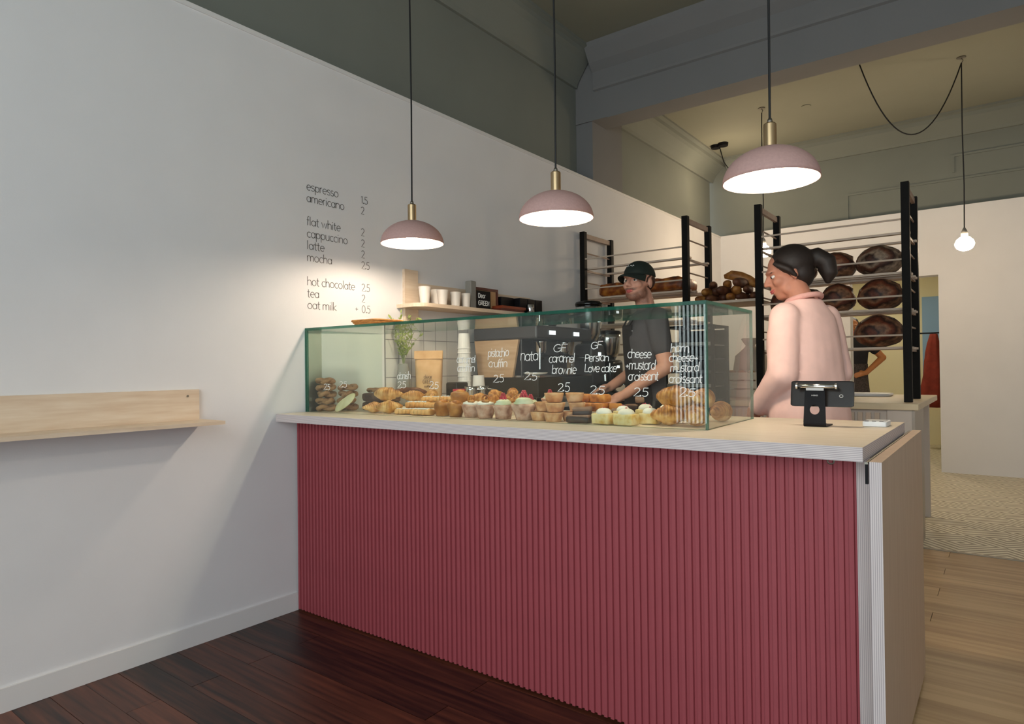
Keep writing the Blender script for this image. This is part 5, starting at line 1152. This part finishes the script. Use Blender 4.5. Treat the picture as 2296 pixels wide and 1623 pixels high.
for i in range(6):
    for j in range(13):
        a = math.radians(-68 + 136 * j / 12); r = i / 5
        x = -.010 + .104 * math.cos(a) + r * .078 * max(0, math.cos(a * 1.28)) ** .6; y = .088 * math.sin(a)
        vs.append((x, y, .046 - .022 * r * r - .030 * (abs(math.sin(a)) ** 2.5) * (.4 + .6 * r)))
nb = len(vs); vs += [(v[0], v[1], v[2] - .004) for v in vs]
for i in range(5):
    for j in range(12):
        a = i * 13 + j; fs += [(a, a + 1, a + 14, a + 13), (nb + a, nb + a + 13, nb + a + 14, nb + a + 1)]
edge = [j for j in range(13)] + [i * 13 + 12 for i in range(1, 6)] + [65 + j for j in range(11, -1, -1)] + [i * 13 for i in range(4, 0, -1)]
for q in range(len(edge)): a, b = edge[q], edge[(q + 1) % len(edge)]; fs.append((a, b, nb + b, nb + a))
br._add(vs, fs); br.build('peak', 'cap_green', cp, world=False, smooth=True)
m = MB(); m.T = HB
for q in range(6): m.tube([(.080 - .004 * q * .3, .026 - q * .010, .092 - .003 * (q % 2)), (.081 - .004 * q * .3, .020 - q * .010, .098 - .003 * (q % 2))], .0022, 5)
m.build('cap_lettering', 'chalk', cp, world=False)
m = MB(); torso(m, grow(BODY[:-1], .010) + [(-.013, 1.505, .070, .088)])
for S_, E_ in ((SL, EL), (SR, ER)):
    s = Vector(S_); e = Vector(E_); m.caps(s, s.lerp(e, .62), .070, .060)
remesh(m.build('t_shirt', 'tee_charcoal', ba, world=False), 0.009, 4)
m = MB()
for s in (-1, 1): m.caps((0, s * .085, .92), (.01, s * .095, .50), .098, .070); m.caps((.01, s * .095, .50), (-.01, s * .10, .12), .068, .056)
m.loft([oval(0, 0, z, .112, .172) for z in (.86, .98)]); remesh(m.build('trousers', 'machine_black', ba, world=False), 0.010, 4)
m = MB(); rows = []
for z, rx, ry, wd in ((.50, .150, .19, 75), (.80, .135, .19, 80), (.98, .128, .185, 85), (1.10, .122, .170, 80), (1.24, .134, .180, 46), (1.38, .139, .190, 34), (1.41, .137, .19, 32)):
    rows.append([(.005 + rx * math.cos(math.radians(a)), ry * math.sin(math.radians(a)), z) for a in [-wd + 2 * wd * i / 20 for i in range(21)]] + [(.005 + (rx - .012) * math.cos(math.radians(a)), (ry - .012) * math.sin(math.radians(a)), z) for a in [wd - 2 * wd * i / 20 for i in range(21)]])
m.loft(rows); ap = m.build('apron', 'apron_black', ba, world=False, smooth=True)
m = MB()
for s in (-1, 1): m.tube([(.125, s * .085, 1.405), (.085, s * .105, 1.475), (.0, s * .095, 1.512), (-.06, s * .06, 1.505)], .010, 6, flat=.4)
m.build('strap', 'apron_black', ap, world=False, smooth=True)
m = MB()
for q in range(4): m.tube([(.118 - q * .001, .085, 1.330 + q * .013), (.113, .105, 1.334 + q * .013)], .0045, 6)
m.build('badge', 'grey_print', ba, world=False)

# --- second worker in a loose pink jumper, walking away to the left
pk = thing('person', 'worker in a loose pink jumper with dark tied-back hair, head bowed', 'person', (2.165, 1.240, KF)); pk.rotation_euler = (0, 0, math.radians(160))
PBODY = BODY[:4] + [(0.01, 1.31, .112, .158), (0, 1.37, .094, .150), (-.005, 1.42, .074, .110), (-.010, 1.46, .058, .070)]
HP = HM(.100, 0, 1.590, 42, 16, 0.98)
m = MB(); torso(m, PBODY, .05); head(m, HP)
m.caps((.020, 0, 1.43), (.065, 0, 1.53), .056, .050)
PL, PE, PW = (.015, .160, 1.375), (-.01, .215, 1.12), (.17, .15, .955)
QL, QE, QW = (.015, -.160, 1.375), (-.01, -.215, 1.12), (.18, -.15, .955)
for S_, E_, W_ in ((PL, PE, PW), (QL, QE, QW)): m.caps(S_, E_, .050, .040); m.caps(E_, W_, .040, .027)
hand(m, PW, (.6, -.3, -.6), (.3, -.8, -.2), 1, .92); hand(m, QW, (.7, .3, -.6), (.3, .8, -.2), -1, .92)
for s, f in ((-1, .14), (1, -.10)): m.caps((0, s * .08, .90), (f * .6 + .02, s * .085, .49), .085, .056); m.caps((f * .6 + .02, s * .085, .49), (f, s * .09, .09), .054, .038); m.caps((f - .03, s * .09, .045), (f + .14, s * .10, .036), .040, .034)
remesh(m.build('body', 'skin_pale', pk, world=False), 0.006, 5)
eyes(pk, HP)
m = MB(); m.T = HP
m.ell((-.030, 0, .045), (.102, .090, .094), 16, 22); m.ell((-.050, 0, -.010), (.066, .080, .078), 14, 20)
for s in (-1, 1): m.tube([(.058, s * .066, .066), (.040, s * .081, .044), (.006, s * .086, .012), (-.02, s * .080, -.03)], [.012, .016, .016, .010], 8)
m.tube([(-.10, 0, .05), (-.140, 0, .045), (-.175, .005, .0), (-.170, .01, -.06), (-.150, .01, -.10)], [.034, .044, .048, .038, .010], 12)
remesh(m.build('hair', 'hair_dark', pk, world=False), 0.007, 3)
m = MB(); torso(m, [(0, .83, .150, .205), (0, .90, .150, .208), (0, 1.0, .142, .200), (.005, 1.12, .136, .192), (.01, 1.24, .136, .186), (.01, 1.32, .128, .178), (0, 1.38, .106, .160), (-.005, 1.425, .084, .118), (-.006, 1.462, .066, .080)], .05)
for S_, E_, W_ in ((PL, PE, PW), (QL, QE, QW)):
    m.caps(S_, E_, .070, .066); m.caps(E_, Vector(E_).lerp(Vector(W_), .90), .066, .050)
jp = remesh(m.build('jumper', 'tee_pink', pk, world=False), 0.010, 5)
tx = bpy.data.textures.new('cloth_folds', 'CLOUDS'); tx.noise_scale = 0.11; tx.noise_depth = 1
dm = jp.modifiers.new('folds', 'DISPLACE'); dm.texture = tx; dm.strength = 0.009; dm.mid_level = 0.5; dm.texture_coords = 'LOCAL'
m = MB(); P = [(.022 + .070 * math.cos(a), .080 * math.sin(a), 1.462 + .018 * math.cos(a + math.pi)) for a in [2 * math.pi * i / 24 for i in range(25)]]
m.tube(P, .013, 8); m.build('collar', 'rib_pink', jp, world=False, smooth=True)
for E_, W_ in ((PE, PW), (QE, QW)):
    a = Vector(E_).lerp(Vector(W_), .86); b = Vector(E_).lerp(Vector(W_), 1.0); MB().tube([a, a.lerp(b, .3), b], [.052, .044, .042], 14).build('cuff', 'rib_pink', jp, world=False, smooth=True)
MB().loft([oval(-.003, 0, .815, .146, .202), oval(-.003, 0, .86, .156, .212)]).build('hem', 'rib_pink', jp, world=False, smooth=True)
m = MB()
for s, f in ((-1, .14), (1, -.10)): m.caps((0, s * .08, .90), (f * .6 + .02, s * .085, .49), .098, .066); m.caps((f * .6 + .02, s * .085, .49), (f, s * .09, .12), .064, .050)
m.loft([oval(0, 0, z, .108, .165) for z in (.82, .92)]); remesh(m.build('trousers', 'jeans', pk, world=False), 0.010, 4)

# --- third worker in the back room, hand on hip
tp = thing('person', 'worker in a dark patterned apron in the back room, hand on hip', 'person', (1.345, 7.20, KF)); tp.rotation_euler = (0, 0, math.radians(-80))
HT_ = HM(.03, 0, 1.62, 10, 5, .96)
m = MB(); torso(m, BODY); head(m, HT_); m.caps((-.005, 0, 1.48), (.015, 0, 1.55), .054, .050)
TL = ((-.01, .175, 1.42), (-.03, .335, 1.235), (.135, .145, 1.045)); TR = ((-.01, -.175, 1.42), (-.03, -.23, 1.15), (.14, -.16, 1.02))
for S_, E_, W_ in (TL, TR): m.caps(S_, E_, .050, .040); m.caps(E_, W_, .042, .030)
hand(m, TL[2], (.2, -.9, -.2), (-.8, 0, -.3), 1, .95); hand(m, TR[2], (.5, .6, -.4), (-.5, .3, -.6), -1, .95)
for s in (-1, 1): m.caps((0, s * .08, .90), (.01, s * .09, .49), .085, .056); m.caps((.01, s * .09, .49), (-.01, s * .095, .09), .054, .038); m.caps((-.03, s * .095, .045), (.13, s * .105, .036), .040, .034)
remesh(m.build('body', 'skin_tan', tp, world=False), 0.007, 5); eyes(tp, HT_)
m = MB(); m.T = HT_; m.ell((-.030, 0, .045), (.100, .088, .092), 14, 20); m.ell((-.05, 0, -.02), (.062, .076, .08)); m.build('hair', 'hair_dark', tp, world=False, smooth=True)
m = MB(); torso(m, grow(BODY[:-1], .012) + [(-.013, 1.50, .068, .086)])
for S_, E_ in (TL[:2], TR[:2]): m.caps(S_, Vector(S_).lerp(Vector(E_), .5), .066, .058)
remesh(m.build('t_shirt', 'apron_black', tp, world=False), 0.010, 4)
m = MB(); m.loft([oval(.005, 0, z, rx, ry) for z, rx, ry in ((.42, .17, .21), (.80, .145, .19), (1.0, .128, .172), (1.16, .128, .172))]); m.build('apron', 'apron_pattern', tp, world=False, smooth=True)

# ================================================================== BACK ROOM THINGS
tag(MB().box(1.95, 2.45, 8.965, 8.998, 0.95, 2.15).build('blue_board', 'blue_panel', origin=(2.2, 8.98, 0.95)), 'pale blue board on the rear wall seen through the opening', 'board')
def drape(name, lb, mat, x, y, zt, zb, w0, w1, dx):
    m = MB(); rings = []
    for i in range(9):
        t = i / 8; w_ = w0 + (w1 - w0) * t ** .7; z = zt + (zb - zt) * t
        rings.append([(x + dx * t + w_ * math.cos(a) * (1 + .12 * math.sin(4 * a + i)), y + .07 * math.sin(a) * (.5 + t) * (1 + .2 * math.sin(5 * a)), z) for a in [2 * math.pi * j / 24 for j in range(24)]])
    m.loft(rings); return tag(m.build(name, mat, smooth=True, origin=(x, y, zb)), lb, 'clothing')
drape('red_jacket', 'red jacket hanging at the edge of the back room opening', 'red_cloth', 2.13, 8.36, 1.598, 0.62, .04, .15, -.04)
drape('ochre_coat', 'ochre coat hanging beside the red jacket', 'ochre_cloth', 2.40, 8.36, 1.598, 0.60, .04, .10, -.02)
pg = thing('coat_rail', 'thin dark rail above the red jacket and ochre coat', 'coat rail', (2.25, 8.36, 1.60))
MB().tube([(1.95, 8.36, 1.61), (2.60, 8.36, 1.61)], .010, 8).build('rail', 'black_metal', pg)
for x in (1.97, 2.58): MB().tube([(x, 8.36, 1.615), (x, 8.36, 2.56)], .006, 6).build('hanger_rod', 'black_metal', pg)
